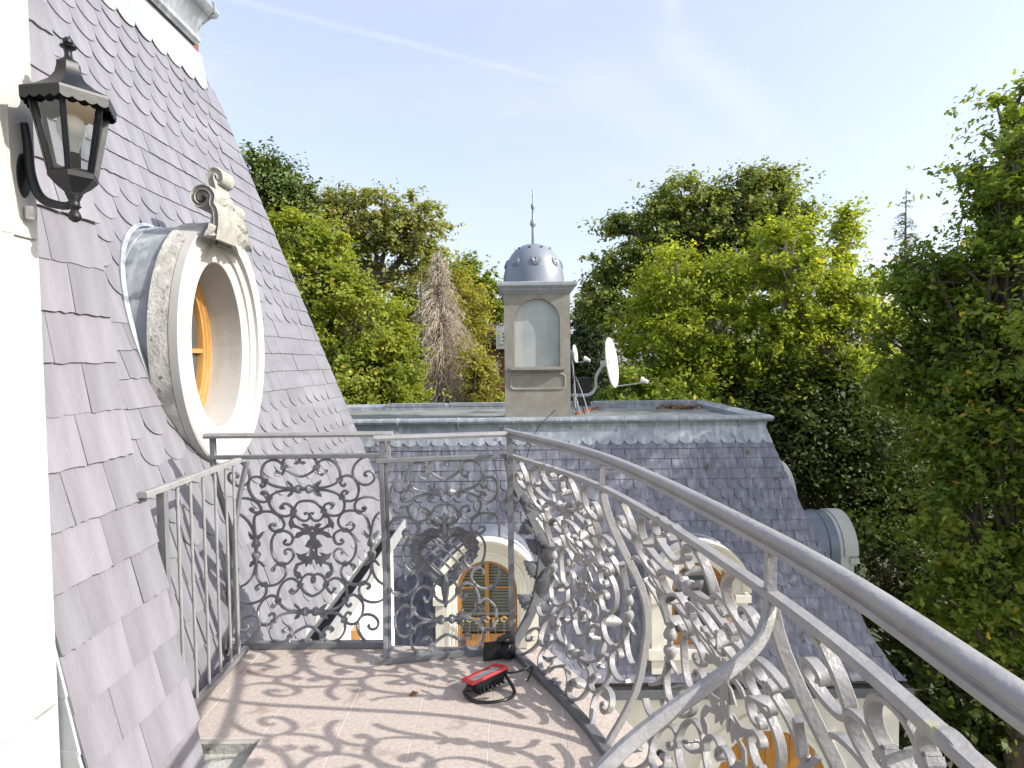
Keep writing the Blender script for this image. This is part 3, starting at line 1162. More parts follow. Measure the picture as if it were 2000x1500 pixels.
for (a, b, w_, cl) in (((436, 418), (478, 492), .105, .05), ((450, 430), (470, 462), .06, .05), ((430, 440), (393, 462), .07, .05), ((424, 438), (404, 448), .05, .04), ((414, 400), (436, 392), .03, .02), ((414, 412), (437, 404), .03, .02), ((418, 424), (438, 416), .03, .02)):
    lf = MB()
    carved_leaf(lf, at_x(a[0], a[1], XF + .05), at_x(b[0], b[1], XF + .03), (1, 0, .15), w_, .03, cl - .03, .04, 5)
    lf.build('carved_leaf', 'stone_cap', dormer, 50)

# =================================================================== STONE PIER (left edge of frame)
pier = thing('stone_pier', 'tall white stone door pier beside the slates', 'pier', (-1.5, 1.5, 0))
pr = MB()
px_, pd = at_y(82, 650, 1.733).x, 1.733
path = [(-2.3, pd), (px_, pd), (px_, 1.0)]
pr.loft([[(-2.3, pd - .02, z_), (px_ - .012, pd - .02, z_), (px_ - .012, 1.0, z_), (-2.3, 1.0, z_)] for z_ in (-.6, 3.6)], True, True)
shaft = pr.build('shaft', 'stone', pier)
mo = MB()
for (y0, y1, dx) in ((1.640, pd, .000), (1.0, 1.632, .006)):
    mo.box((px_ - .006 + dx / 2, (y0 + y1) / 2, 1.5), (.012 + dx, y1 - y0, 4.2))
mo.build('moulding', 'stone', pier)
MB().tube([(px_ + .003, 1.637, -.6), (px_ + .003, 1.637, 3.6)], .0055, 8).build('moulding_bead', 'stone', pier)
for zz in (0.505, 1.83):
    MB().box((px_ - .0045, 1.40, zz), (.0222, .64, .0035)).build('joint', 'stone_cap', pier)
for o_ in pier.children:
    pass

# =================================================================== WALL LANTERN
LD = 1.69
LP = at_y(137, 196, LD)
lan = thing('wall_lantern', 'black hexagonal wall lantern with clear panes on the stone pier', 'lantern', (px_, LD, LP.z - .33))
kx = LD / F
C0 = LP
def lpos(x, z_):
    return (C0.x, C0.y, C0.z + z_)
H6 = PI / 6 + PI / 2 - 0.10
roof = MB()
roof.lathe([(.027, .100), (.029, .096), (.029, .086), (.034, .066), (.048, .044), (.074, .024), (.104, .008), (.113, .003), (.114, -.004), (.108, -.006), (.100, .000), (.03, .04)], 6, C0, phase=H6)
roof_o = roof.build('lamp_roof', 'black_paint', lan, 20)
fin = MB()
fin.lathe([(.018, .098), (.020, .104), (.014, .108), (.010, .114), (.0085, .130), (.012, .136), (.019, .140), (.020, .143), (.010, .145), (.008, .147), (.0125, .152), (.0125, .160), (.006, .167), (.001, .169)], 14, C0)
fin.build('finial', 'black_paint', roof_o, 40)
for i in range(6):
    a0, a1 = H6 + i * PI / 3, H6 + (i + 1) * PI / 3
    sk = MB()
    p0 = Vector((C0.x + .1125 * math.cos(a0), C0.y + .1125 * math.sin(a0), C0.z - .003))
    p1 = Vector((C0.x + .1125 * math.cos(a1), C0.y + .1125 * math.sin(a1), C0.z - .003))
    nrm = Vector((math.cos((a0 + a1) / 2), math.sin((a0 + a1) / 2), 0))
    ex = (p1 - p0).normalized()
    W_ = (p1 - p0).length
    pts = [(0, 0)] + [(W_ * q / 24, -.020 - .007 * abs(math.sin(PI * 4 * q / 24))) for q in range(25)] + [(W_, 0)]
    sk.prism(pts, -.002, .001, lambda x, y, d: p0 + ex * x + Vector((0, 0, y)) + nrm * d)
    sk.build('scalloped_skirt', 'black_paint', roof_o, 20)
RT, RB, ZTp, ZBt = .090, .052, -.004, -.198
fr_ = MB()
for i in range(6):
    a = H6 + i * PI / 3
    d = Vector((math.cos(a), math.sin(a), 0))
    b = MB()
    b.bar(C0 + d * RT + Vector((0, 0, ZTp)), C0 + d * RB + Vector((0, 0, ZBt)), .013, .011, d)
    b.bar(C0 + d * (RT + .006) + Vector((0, 0, ZTp)), C0 + d * (RB + .006) + Vector((0, 0, ZBt)), .005, .006, d)
    b.build('frame_bar', 'black_paint', lan)
    a1 = a + PI / 3
    d1 = Vector((math.cos(a1), math.sin(a1), 0))
    g_ = MB()
    g_.add([C0 + d * RT * .97 + Vector((0, 0, ZTp)), C0 + d1 * RT * .97 + Vector((0, 0, ZTp)), C0 + d1 * RB * .97 + Vector((0, 0, ZBt)), C0 + d * RB * .97 + Vector((0, 0, ZBt))], [(0, 1, 2, 3)])
    g_.build('pane', 'glass', lan, 0)
cup = MB()
cup.lathe([(.054, -.194), (.061, -.200), (.060, -.214), (.054, -.220), (.043, -.232), (.028, -.243), (.022, -.250), (.02, -.258), (.0, -.258)], 6, C0, phase=H6)
cup.lathe([(.05, -.196), (.05, -.19), (.0, -.188)], 6, C0, phase=H6)
cup.build('base_cup', 'black_paint', lan, 20)
kb = MB()
kb.lathe([(.016, -.256), (.017, -.262), (.013, -.270), (.014, -.282), (.017, -.286), (.011, -.291), (.009, -.296), (.014, -.305), (.0165, -.313), (.014, -.321), (.006, -.327), (.001, -.328)], 16, C0)
kb.build('drop_knob', 'black_paint', lan, 40)
bl = MB()
bl.lathe([(.0, -.19), (.019, -.19), (.019, -.148), (.017, -.146), (.017, -.142), (.0, -.142)], 16, C0)
bl.build('lamp_holder', 'dark_room', lan, 40)
bl = MB()
bl.lathe([(.015, -.146), (.017, -.128), (.026, -.105), (.033, -.085), (.034, -.07), (.030, -.054), (.018, -.042), (.001, -.038)], 20, C0)
bl.build('light_bulb', 'bulb', lan, 60)
arm = MB()
wx = px_ + .004
a_ = [Vector((C0.x, C0.y, C0.z - .275)), Vector((C0.x - .03, C0.y, C0.z - .283)), Vector((wx + .045, C0.y, C0.z - .262)), Vector((wx + .018, C0.y, C0.z - .20)), Vector((wx + .012, C0.y, C0.z - .11)), Vector((wx + .006, C0.y, C0.z - .06))]
arm.tube(smoothcurve(a_, 6), [.0095 + .003 * math.sin(i / 30 * PI) for i in range(31)], 10)
arm.build('arm', 'black_paint', lan, 50)
bp_ = MB()
bp_.lathe([(.0, .0), (.024, .0), (.022, .006), (.0, .009)], 20, (wx - .006, C0.y, C0.z - .2), Matrix.Rotation(R(90), 3, 'Y'), sx=2.6)
bp_.build('backplate', 'black_paint', lan, 40)
lc = MB()
lc.lathe([(.0, 0), (.014, 0), (.014, -.03), (.011, -.034), (.0, -.034)], 16, (wx + .013, LD, C0.z - .285))
lc.build('sensor', 'steel', lan, 40)

# =================================================================== WING HOUSE (behind the balcony)
WX0, WX1, WD0, WD1 = -5.0, 3.74, 9.30, 12.40
wing = thing('wing_house', 'lower house wing with slate mansard, lead edged flat roof and stone dormers', 'house', (0, 10.5, GROUND_Z))
WPROF = [(.47, 0.0), (-.453, .307), (-.784, .419), (-1.345, .654), (-1.97, .914), (-2.41, 1.075), (-2.70, 1.25), (-2.82, 1.36)]   # (z, run)
WZ = [p[0] for p in WPROF]
w_run = lambda z: float(np.interp(-z, [-p[0] for p in WPROF], [p[1] for p in WPROF]))
arc = [0.0]
for a, b in zip(WPROF[:-1], WPROF[1:]):
    arc.append(arc[-1] + math.hypot(b[0] - a[0], b[1] - a[1]))


def w_at(s):
    z_ = float(np.interp(s, arc, WZ))
    return z_, w_run(z_)


rf = MB()
rf.loft([[(WX0, WD0 - r_ + .012, z_), (WX1 + r_ - .012, WD0 - r_ + .012, z_), (WX1 + r_ - .012, WD1 + r_, z_), (WX0, WD1 + r_, z_)] for z_, r_ in WPROF], True, True)
rf.build('roof_deck', 'gutter', wing, 0)

DORM = [(-0.42, 'dormer'), (2.38, 'dormer')]          # x centres of the front dormers
slates = []
we, wp_ = 0.152, 0.196
rows_kind = ['rect'] * 4 + ['scallop'] * 3 + ['rect'] * 4 + ['scallop'] * 3 + ['rect'] * 4 + ['scallop'] * 3 + ['rect'] * 6
rowi = 0
S0 = 0.22
while S0 + (rowi + 1) * we < arc[-1] - 0.005 and rowi < len(rows_kind) + 3:
    s_bot = S0 + (rowi + 1) * we
    L_ = we * 1.5
    zt, rt = w_at(s_bot - L_)
    zb, rb = w_at(s_bot)
    u = Vector((0, -(rt - rb), zt - zb))
    u = Vector((0, (WD0 - rt) - (WD0 - rb), zt - zb)).normalized()
    r_v = Vector((1, 0, 0))
    n_ = r_v.cross(u)
    kd = rows_kind[min(rowi, len(rows_kind) - 1)]
    t = -2.7 + (wp_ * .5 if rowi % 2 else 0)
    while t < WX1 + rb + wp_ * .5:
        zm_ = zb + .06
        hid = any(((t - dx) ** 2 + (zm_ + 1.58) ** 2 < .52 ** 2) or (abs(t - dx) < .5 and -2.6 < zm_ < -1.58) for dx, _ in DORM)
        if not hid:
            near = WX1 + rb - t < 0.42
            k2 = 'rect' if near else kd
            poly = slate_outline(k2, wp_, L_, .0032)
            key = ('w', k2)
            xt, xb = WX1 + rt - t, WX1 + rb - t
            if min(xt, xb) < wp_ / 2:
                poly = clip_poly(poly, 1, (xb - xt) / L_, xt)
                key = None
            fm = frame((t + random.uniform(-.003, .003), WD0 - rt, zt), r_v, u, n_, R(3.4 + random.uniform(-.5, .9)), R(random.uniform(-.7, .7)), 0.001)
            if len(poly) >= 3:
                slates.append((key, poly, 0.0052, fm, wp_ * we))
        t += wp_
    rowi += 1
lay_slates(wing, slates, 'slate_wing', 300)

# lead apron, cornice, flat roof
wu = Vector((0, .307, .923)).normalized()
wn = Vector((1, 0, 0)).cross(wu)
WTOP = Vector((0, WD0 + 0.0, 0.47))


def w_clip(poly, t):
    return clip_poly(poly, 1, .307 / .97, WX1 - t)


apron(wing, lambda t, s: WTOP - wu * s + Vector((t, 0, 0)), wu, wn, -2.75, WX1 + .12, 0.31, wp_ * 1.06, w_clip, 'lead')
co = MB()
prof = [(-.06, -.14), (.03, -.14), (.035, .0), (.045, .02), (.07, .045), (.105, .055), (.118, .085), (.108, .118), (.07, .130), (-.02, .128), (-.10, .085), (-.12, -.14)]
sweep2d(co, [(WX0, WD0), (WX1, WD0), (WX1, WD1), (WX0, WD1)], prof, lambda x, y, d: Vector((x, y, 0.47 + d)))
co.build('lead_cornice', 'lead', wing, 40)
x = WX0 + 3.2
while x < WX1:
    MB().tube([(x, WD0 - .03, .40), (x, WD0 - .112, .545), (x, WD0 - .105, .59), (x, WD0 - .02, .604)], .010, 6).build('lead_joint', 'lead_white', wing)
    x += 0.86 + random.uniform(-.1, .1)
for (x0, x1) in ((-2.6, -1.42), (-1.33, .28), (1.05, 1.5), (1.55, 3.62)):
    MB().box(((x0 + x1) / 2, WD1 - .03, .585), (x1 - x0, .16, .06)).build('parapet_kerb', 'lead', wing)
MB().box(((WX0 + WX1) / 2, (WD0 + WD1) / 2, .458), (WX1 - WX0 - .2, WD1 - WD0 - .2, .06)).build('flat_roof', 'roof_felt', wing)
lp_ = MB()
pos = np.column_stack([RNG.normal(3.15, .22, 220), RNG.normal(11.9, .18, 220), .495 + np.abs(RNG.normal(0, .025, 220))])
lm = leaf_mesh('leaf_litter', pos, RNG.normal(size=(220, 3)) * .5 + np.array([0, 0, 1.0]), RNG.uniform(.05, .12, 220), RNG.random(220))
tag(link('leaf_litter', lm, 'litter', None), 'brown dead leaves gathered in the corner of the flat roof', 'leaves', kind='stuff')

# eaves and facade
MB().box((0.0, WD0 - 1.40, -2.90), (10.2, .15, .10)).build('gutter', 'gutter', wing)
MB().box((0.0, WD0 - 1.488, -2.895), (10.2, .016, .12)).build('gutter_lip', 'iron_dark', wing)
MB().box((0.0, WD0 - 1.30, -3.02), (10.0, .14, .10)).build('eave_moulding', 'cream', wing)
MB().box((.1, (WD0 - 1.15 + WD1 + 1.1) / 2, (-2.9 + GROUND_Z) / 2), (10.0, WD1 - WD0 + 2.25, -2.9 - GROUND_Z)).build('wall', 'cream', wing)
FY = WD0 - 1.15


def fac_tf(x, y, d):
    return Vector((x, FY - d, y))


def arch_path(cx, w, z0, zs, n=18):
    """left jamb up, semicircle, right jamb down (outline of an opening)"""
    pts = [(cx + w / 2, z0)] + [(cx + w / 2 * math.cos(PI * i / n), zs + w / 2 * math.sin(PI * i / n)) for i in range(n + 1)] + [(cx - w / 2, z0)]
    return pts


dc_ = at_y(1505, 1420, FY)
dx, dzs = dc_.x, dc_.z - .78
ar = MB()
sweep2d(ar, arch_path(dx, 1.5, -6.5, dzs), [(0, -.02), (0, .03), (.10, .03), (.10, .05), (.20, .05), (.21, .08), (.28, .08), (.28, -.02)], fac_tf)
ao = ar.build('stone_arch', 'cream', wing, 40)
bd = MB()
for i in range(9):
    x0 = dx - .75 + i * 1.5 / 9
    xm = x0 + .083 - dx
    top = dzs + math.sqrt(max(0.0, .75 ** 2 - xm * xm))
    b = MB()
    b.box((x0 + .083, FY - .012, (top - 6.5) / 2), (.160, .02, top + 6.5))
    b.build('board', 'wood', ao, 0)
MB().box((at_y(1722, 1430, FY).x, FY - .05, -5.8), (.34, .1, 5.5)).build('quoin_strip', 'cream', wing)

# lantern on the lower facade
ll = at_y(1290, 1488, FY - .25)
low = thing('wall_lantern', 'small black lantern on the lower cream wall beside the brown arch', 'lantern', (ll.x, FY, ll.z - .3))
m_ = MB()
m_.lathe([(.02, .16), (.05, .13), (.15, .06), (.16, .04), (.14, .04)], 6, ll)
ro_ = m_.build('lamp_roof', 'black_paint', low, 20)
for i in range(6):
    a = i * PI / 3
    d = Vector((math.cos(a), math.sin(a), 0))
    MB().bar(ll + d * .125 + Vector((0, 0, .04)), ll + d * .075 + Vector((0, 0, -.22)), .014, .014, d).build('frame_bar', 'black_paint', low)
    d1 = Vector((math.cos(a + PI / 3), math.sin(a + PI / 3), 0))
    MB().add([ll + d * .12 + Vector((0, 0, .04)), ll + d1 * .12 + Vector((0, 0, .04)), ll + d1 * .072 + Vector((0, 0, -.22)), ll + d * .072 + Vector((0, 0, -.22))], [(0, 1, 2, 3)]).build('pane', 'glass', low, 0)
MB().lathe([(.08, -.21), (.08, -.23), (.02, -.28), (.0, -.28)], 6, ll).build('base_cup', 'black_paint', low, 20)
MB().tube(smoothcurve([ll + Vector((0, 0, -.27)), ll + Vector((0, .08, -.38)), ll + Vector((0, .24, -.3))], 5), .014, 8).build('arm', 'black_paint', low)


# ---- dormers
def arched_dormer(name_label, org, face, back, w=0.70, z_sill=-2.35, z_spring=-1.58, blinds=True, open_dark=False):
    """org: window centre on the face plane; face: unit vector pointing out of the roof"""
    f = Vector(face)
    sd = Vector((0, 0, 1)).cross(f).normalized()          # to the right seen from outside
    def tf(x, y, d):
        return Vector(org) + sd * x + f * d + Vector((0, 0, y))
    s = MB()
    n = 20
    hw = w / 2
    # stone front: jambs + arch, one moulded sweep
    sweep2d(s, arch_path(0, w, z_sill, z_spring), [(0, -.16), (0, .0), (.03, .0), (.035, .012), (.085, .015), (.095, .03), (.13, .03), (.135, .012), (.27, .012), (.27, -.16)], tf)
    dm = s.build('dormer', 'cream', wing, 40)
    tag(dm, name_label)
    hood = MB()
    pth = [(hw + .27, z_spring - .02)] + [((hw + .27) * math.cos(PI * i / n), z_spring + (hw + .27) * math.sin(PI * i / n)) for i in range(n + 1)] + [(-(hw + .27), z_spring - .02)]
    sweep2d(hood, pth, [(-.05, -.10), (-.05, .05), (-.02, .07), (.0, .11), (.035, .12), (.035, -.10)], tf)
    hood.build('hood_moulding', 'cream', dm, 40)
    for sx in (-1, 1):
        MB().box(tf(sx * (hw + .20), z_spring - .10, .06), (.20 if abs(f.y) > .5 else .14, .14 if abs(f.y) > .5 else .20, .09)).build('capital', 'cream', dm)
        pl = MB()
        pl.prism([(sx * (hw + .12), z_sill - .35), (sx * (hw + .28), z_sill - .35), (sx * (hw + .28), z_spring - .15), (sx * (hw + .12), z_spring - .15)], .0125, .055, tf)
        pl.build('pilaster', 'cream', dm)
    MB().prism([(-hw - .33, z_sill - .14), (hw + .33, z_sill - .14), (hw + .33, z_sill - .01), (-hw - .33, z_sill - .01)], -.15, .10, tf).build('sill', 'cream', dm)
    MB().prism([(-hw - .26, z_sill - .7), (hw + .26, z_sill - .7), (hw + .26, z_sill - .142), (-hw - .26, z_sill - .142)], -.15, .01, tf).build('apron_panel', 'cream', dm)
    # barrel roof and cheeks
    lr = MB()
    rings = []
    for d in (-.158, -.30, -.315, -.33, back):
        k_ = .30 if d in (-.315,) else .285
        rings.append([tf((hw + k_) * math.cos(PI * i / n), z_spring + (hw + k_) * math.sin(PI * i / n), d) for i in range(n + 1)] + [tf(-(hw + k_), z_sill - .4, d), tf(hw + k_, z_sill - .4, d)])
    lr.loft(rings, True, True)
    lr.build('lead_barrel', 'dome_lead', dm, 40)  # darker dome lead puts the trees' shade into the barrel colour
    # window
    wfm = MB()
    sweep2d(wfm, arch_path(0, w, z_sill, z_spring), [(0, -.10), (0, -.06), (-.02, -.055), (-.025, -.068), (-.055, -.07), (-.055, -.10)][::-1], tf)
    wfm.build('window_frame', 'wood', dm, 40)
    if not open_dark:
        MB().prism([(-.028, z_sill), (.028, z_sill), (.028, z_spring + hw - .02), (-.028, z_spring + hw - .02)], -.095, -.058, tf).build('mullion', 'wood', dm)
        for zz in (z_spring + .02, z_spring - .40):
            for sx in (-1, 1):
                MB().prism([(sx * .029, zz - .014), (sx * (hw - .054), zz - .014), (sx * (hw - .054), zz + .014), (sx * .029, zz + .014)], -.092, -.064, tf).build('transom', 'wood', dm)
    MB().prism([(-hw + .05, z_sill), (hw - .05, z_sill), (hw - .05, z_sill + .16), (-hw + .05, z_sill + .16)], -.094, -.0665, tf).build('bottom_rail', 'wood', dm)
    gp = arch_path(0, w - .05, z_sill + .02, z_spring)
    MB().add([tf(x, y, -.084) for x, y in gp], [tuple(range(len(gp)))]).build('pane', 'glass' if blinds else 'window_glass', dm, 0)
    if blinds:
        zz = z_sill + .17
        while zz < z_spring + hw - .06:
            ww = hw - .05 if zz < z_spring else math.sqrt(max(0.002, (hw - .05) ** 2 - (zz - z_spring) ** 2))
            MB().add([tf(-ww, zz, -.118), tf(ww, zz, -.118), tf(ww, zz + .026, -.136), tf(-ww, zz + .026, -.136)], [(0, 1, 2, 3)]).build('blind_slat', 'blind', dm, 0)
            zz += .042
    MB().add([tf(x, y, -.152) for x, y in gp], [tuple(range(len(gp)))]).build('dark_room', 'dark_room', dm, 0)
    return dm, tf


d1, tf1 = arched_dormer('cream arched dormer with wooden casement and closed blinds', (DORM[0][0], 8.02, 0), (0, -1, 0), -1.4, w=.80)
# gilt balconet in front of that window
bal = MB()
for i in range(7):
    x = -.34 + i * .113
    c = [tf1(x + .035 * math.cos(a), -1.95 + .035 * math.sin(a) + (.03 if i % 2 else 0), .10) for a in np.linspace(0, 5.4, 9)]
    MB().tube(c, .007, 5).build('gilt_scroll', 'gold', d1)
    MB().bar(tf1(x, -2.32, .10), tf1(x, -1.85, .10), .010, .010, (1, 0, 0)).build('balconet_bar', 'iron_dark', d1)
MB().bar(tf1(-.40, -1.845, .10), tf1(.40, -1.845, .10), .02, .014).build('balconet_rail', 'iron_dark', d1)
d2, tf2 = arched_dormer('cream arched dormer with open dark window and wooden frame', (DORM[1][0], 8.02, 0), (0, -1, 0), -1.4, blinds=False, open_dark=True)
cas = MB()
cas.prism([(.30, -2.33), (.34, -2.33), (.34, -1.40), (.30, -1.32)], -.05, .16, tf2)
cas.build('open_casement', 'wood', d2)
d3, tf3 = arched_dormer('stone dormer with blue grey lead barrel roof on the side slope', (5.34, 10.35, -.14), (1, 0, 0), -1.4, w=0.58, blinds=False)
d4, tf4 = arched_dormer('further stone dormer peeking past the roof hip', (5.45, 12.9, .10), (1, 0, 0), -1.6, w=0.9, blinds=False)
# thin cable hanging down the slope
cb = MB()
a, b = at_y(1085, 800, 9.15), at_y(1003, 1003, 8.75)
cb.tube(smoothcurve([a, at_y(1045, 845, 9.0), at_y(1020, 930, 8.9), b], 5), .006, 5)
cb.build('cable', 'black', wing)

# =================================================================== CHIMNEY TURRET
TD = 9.47
t0, t1 = at_y(987, 811, TD), at_y(1115, 811, TD)
tw = (t1.x - t0.x)
tcx = (t0.x + t1.x) / 2
tz0 = .455
zc_ = at_y(1046, 571, TD).z
tur = thing('chimney_turret', 'square cement chimney turret with arched glazed niche and lead dome', 'turret', (tcx, TD + tw / 2, tz0))
def tt(x, y, d):
    return Vector((tcx + x, TD - d, y))
zn0, zns = at_y(1047, 716, TD).z, at_y(1047, 628, TD).z
nw = (at_y(1092, 650, TD).x - at_y(1003, 650, TD).x)
hw = tw / 2
body = MB()
body.box((tcx, TD + .10 + (tw - .10) / 2 + .02, (tz0 + zc_) / 2), (tw - .004, tw - .10, zc_ - tz0))
body_o = body.build('shaft', 'cement', tur)
# front skin with the niche opening
fs = MB()
n = 20
inner = [(-nw / 2, zn0)] + [(-nw / 2 * math.cos(PI * i / n), zns + nw / 2 * math.sin(PI * i / n)) for i in range(n + 1)] + [(nw / 2, zn0)]
outer = [(-hw, zn0)] + [(-hw, zns + (zc_ - zns) * min(1, i / 7)) if i <= 7 else ((-hw + 2 * hw * (i - 7) / 6, zc_) if i < 13 else (hw, zc_ - (zc_ - zns) * (i - 13) / 7)) for i in range(n + 1)] + [(hw, zn0)]
vs = [tt(x, y, 0) for x, y in outer] + [tt(x, y, 0) for x, y in inner] + [tt(x, y, -.11) for x, y in inner]
m = len(outer)
fcs = [(i, i + 1, i + 1 + m, i + m) for i in range(m - 1)] + [(i + m, i + 1 + m, i + 1 + 2 * m, i + 2 * m) for i in range(m - 1)]
fs.add(vs, fcs)
fs.add([tt(-hw, tz0, 0), tt(hw, tz0, 0), tt(hw, zn0, 0), tt(-hw, zn0, 0), tt(-nw / 2, zn0, 0), tt(nw / 2, zn0, 0), tt(nw / 2, zn0, -.11), tt(-nw / 2, zn0, -.11)], [(0, 1, 2, 3), (4, 5, 6, 7)])
for sx in (-1, 1):
    fs.add([tt(sx * hw, tz0, 0), tt(sx * hw, tz0, -.13), tt(sx * hw, zc_, -.13), tt(sx * hw, zc_, 0)], [(0, 1, 2, 3)])
fs.build('front', 'cement', tur, 30)
MB().add([tt(x, y, -.085) for x, y in inner], [tuple(range(len(inner)))]).build('niche_pane', 'pane', tur, 0)
ledge = MB()
ledge.box(tt(0, zn0 - .03, .045), (nw + .16, .10, .035))
ledge.box(tt(0, zn0 - .058, .025), (nw + .11, .06, .022))
ledge.build('ledge', 'cement', tur)
pz0, pz1 = at_y(1047, 760, TD).z, at_y(1047, 731, TD).z
pw = nw / 2 + .07
ch = .04
pan = MB()
sweep2d(pan, [(-pw + ch, pz0), (pw - ch, pz0), (pw, pz0 + ch), (pw, pz1 - ch), (pw - ch, pz1), (-pw + ch, pz1), (-pw, pz1 - ch), (-pw, pz0 + ch)], [(-.02, -.01), (-.02, .004), (-.006, .014), (.006, .014), (.014, .003), (.014, -.01)], tt, True)
pan.build('panel_frame', 'cement', tur, 30)
MB().box((tcx, TD + tw / 2 - .02, tz0 + .05), (tw + .06, tw + .06, .10)).build('lead_skirt', 'lead_white', tur)
cn = MB()
sq = [(tcx - hw, TD), (tcx + hw, TD), (tcx + hw, TD + tw), (tcx - hw, TD + tw)]
sweep2d(cn, sq, [(-.12, -.02), (.012, -.02), (.03, .015), (.05, .03), (.06, .06), (.095, .085), (.105, .10), (.105, .145), (.09, .155), (-.12, .155)], lambda x, y, d: Vector((x, y, zc_ + d)), True)
cn.build('cornice', 'lead_white', tur, 30)
MB().box((tcx, TD + tw / 2, zc_ + .07), (tw - .1, tw - .1, .165)).build('cornice_top', 'lead_white', tur)
dr = (at_y(1100, 545, TD + tw / 2).x - at_y(981, 545, TD + tw / 2).x) / 2
dz0 = zc_ + .15
dh = at_y(1039, 477, TD + tw / 2).z - dz0
DC = Vector((tcx - .03, TD + tw / 2, dz0))
dome_prof = [(dr * 1.035, 0), (dr * 1.035, .015)] + [(dr * math.cos(a) ** .85, .03 + (dh - .03) * math.sin(a)) for a in np.linspace(0.0, PI / 2 * .96, 18)] + [(.0, dh + .01)]
dome = MB()
dome.lathe(dome_prof, 48, DC)
dome_o = dome.build('dome', 'dome_lead', tur, 30)
fz = lambda py: at_y(1039, py, DC.y).z - dz0
fi = MB()
k9 = DC.y / F
fi.lathe([(3.74 * k9, dh - .05), (3.02 * k9, fz(446)), (3.31 * k9, fz(444)), (5.90 * k9, fz(440)), (6.19 * k9, fz(435)), (4.68 * k9, fz(431)), (2.59 * k9, fz(428)), (2.09 * k9, fz(410)), (3.89 * k9, fz(407)), (4.18 * k9, fz(403)), (3.17 * k9, fz(399)), (1.58 * k9, fz(397)), (1.08 * k9, fz(371)), (0.22 * k9, fz(369))], 16, DC)
fi.build('finial', 'lead', dome_o, 40)


def dome_pt(az, hfrac, lift=0.0):
    a = math.asin(min(1, hfrac))
    r_ = dr * math.cos(a) ** .85 + lift
    return DC + Vector((r_ * math.sin(az), -r_ * math.cos(az), .03 + (dh - .03) * hfrac + lift * .4))


for q in range(-2, 3):
    az = q * R(46) + R(4)
    c = dome_pt(az, .50, .006)
    up = (dome_pt(az, .56) - dome_pt(az, .44)).normalized()
    rt = Vector((math.cos(az), math.sin(az), 0))
    nn = rt.cross(up)
    em = MB()
    def ep(x, y, d):
        return c + rt * x + up * y + nn * d
    e = .078
    em.prism([(e * math.cos(a) * .98, e * math.sin(a) * 1.02) for a in np.linspace(0, 2 * PI, 18)[:-1]], -.03, .004, ep)
    emo = em.build('emblem_disc', 'dome_lead', dome_o, 30)
    em = MB()
    for sx in (-1, 1):
        em.prism([(sx * .006, -.01), (sx * .030, .010), (sx * .058, .040), (sx * .064, .012), (sx * .056, -.014), (sx * .044, -.030), (sx * .020, -.026)][::sx], .004, .014, ep)
        em.prism([(sx * .004, -.035), (sx * .030, -.062), (sx * .014, -.066)][::sx], .004, .013, ep)
    em.prism([(-.010, -.045), (.010, -.045), (.013, .0), (.008, .030), (.014, .045), (.004, .058), (-.008, .052), (-.008, .030), (-.013, .0)], .004, .018, ep)
    em.build('emblem_bird', 'lead', emo, 30)
for q in range(-2, 4):
    az = q * R(38) - R(14)
    c = dome_pt(az, .86, .012)
    MB().box(c - Vector((0, 0, .006)), (.045, .03, .010), Matrix.Rotation(az, 3, 'Z') @ Matrix.Rotation(R(-55), 3, 'X')).build('vent_slot', 'iron_dark', dome_o)


# =================================================================== SATELLITE DISHES
def satellite_dish(label, c, rx, rz_, facing, k, post):
    root = thing('satellite_dish', label, 'satellite dish', post[-1], 0, 'satellite dishes by the turret')
    f = Vector(facing).normalized()
    up = Vector((0, 0, 1))
    sd = up.cross(f).normalized()
    u2 = f.cross(sd)
    rot = Matrix((sd, u2, f)).transposed()
    def pt(a, r_, d):
        return Vector(c) + sd * (rx * r_ * math.cos(a)) + u2 * (rz_ * r_ * math.sin(a)) + f * d
    dp = .16 * rx
    m_ = MB()
    rings = []
    for r_, d in ((.02, -dp), (.3, -dp * .91), (.6, -dp * .64), (.85, -dp * .28), (1.0, 0.0), (1.03, .004), (1.035, -.012), (1.0, -.02), (.8, -dp * .42), (.5, -dp * .85), (.02, -dp * 1.1)):
        rings.append([pt(2 * PI * i / 36, r_, d) for i in range(36)])
    m_.loft(rings, True, False)
    m_.build('reflector', 'dish', root, 40)
    MB().box(pt(0, 0, -dp * 1.1 - .05), (.10, .10, .14), rot).build('bracket', 'steel', root)
    tip = pt(-PI / 2, .95, .62 * rx * 2)
    MB().bar(pt(-PI / 2, .98, -.02), tip, .018, .018).build('feed_arm', 'steel', root)
    h = MB()
    h.lathe([(.0, -.07), (.03, -.07), (.032, .0), (.045, .01), (.045, .05), (.0, .055)], 14, tip + Vector((0, 0, .03)), (-f + Vector((0, 0, .55))).to_track_quat('Z', 'Y').to_matrix())
    h.build('receiver', 'white_paint', root, 40)
    MB().tube(smoothcurve(post, 5), .028 * k, 9).build('mast', 'steel', root, 40)
    return root


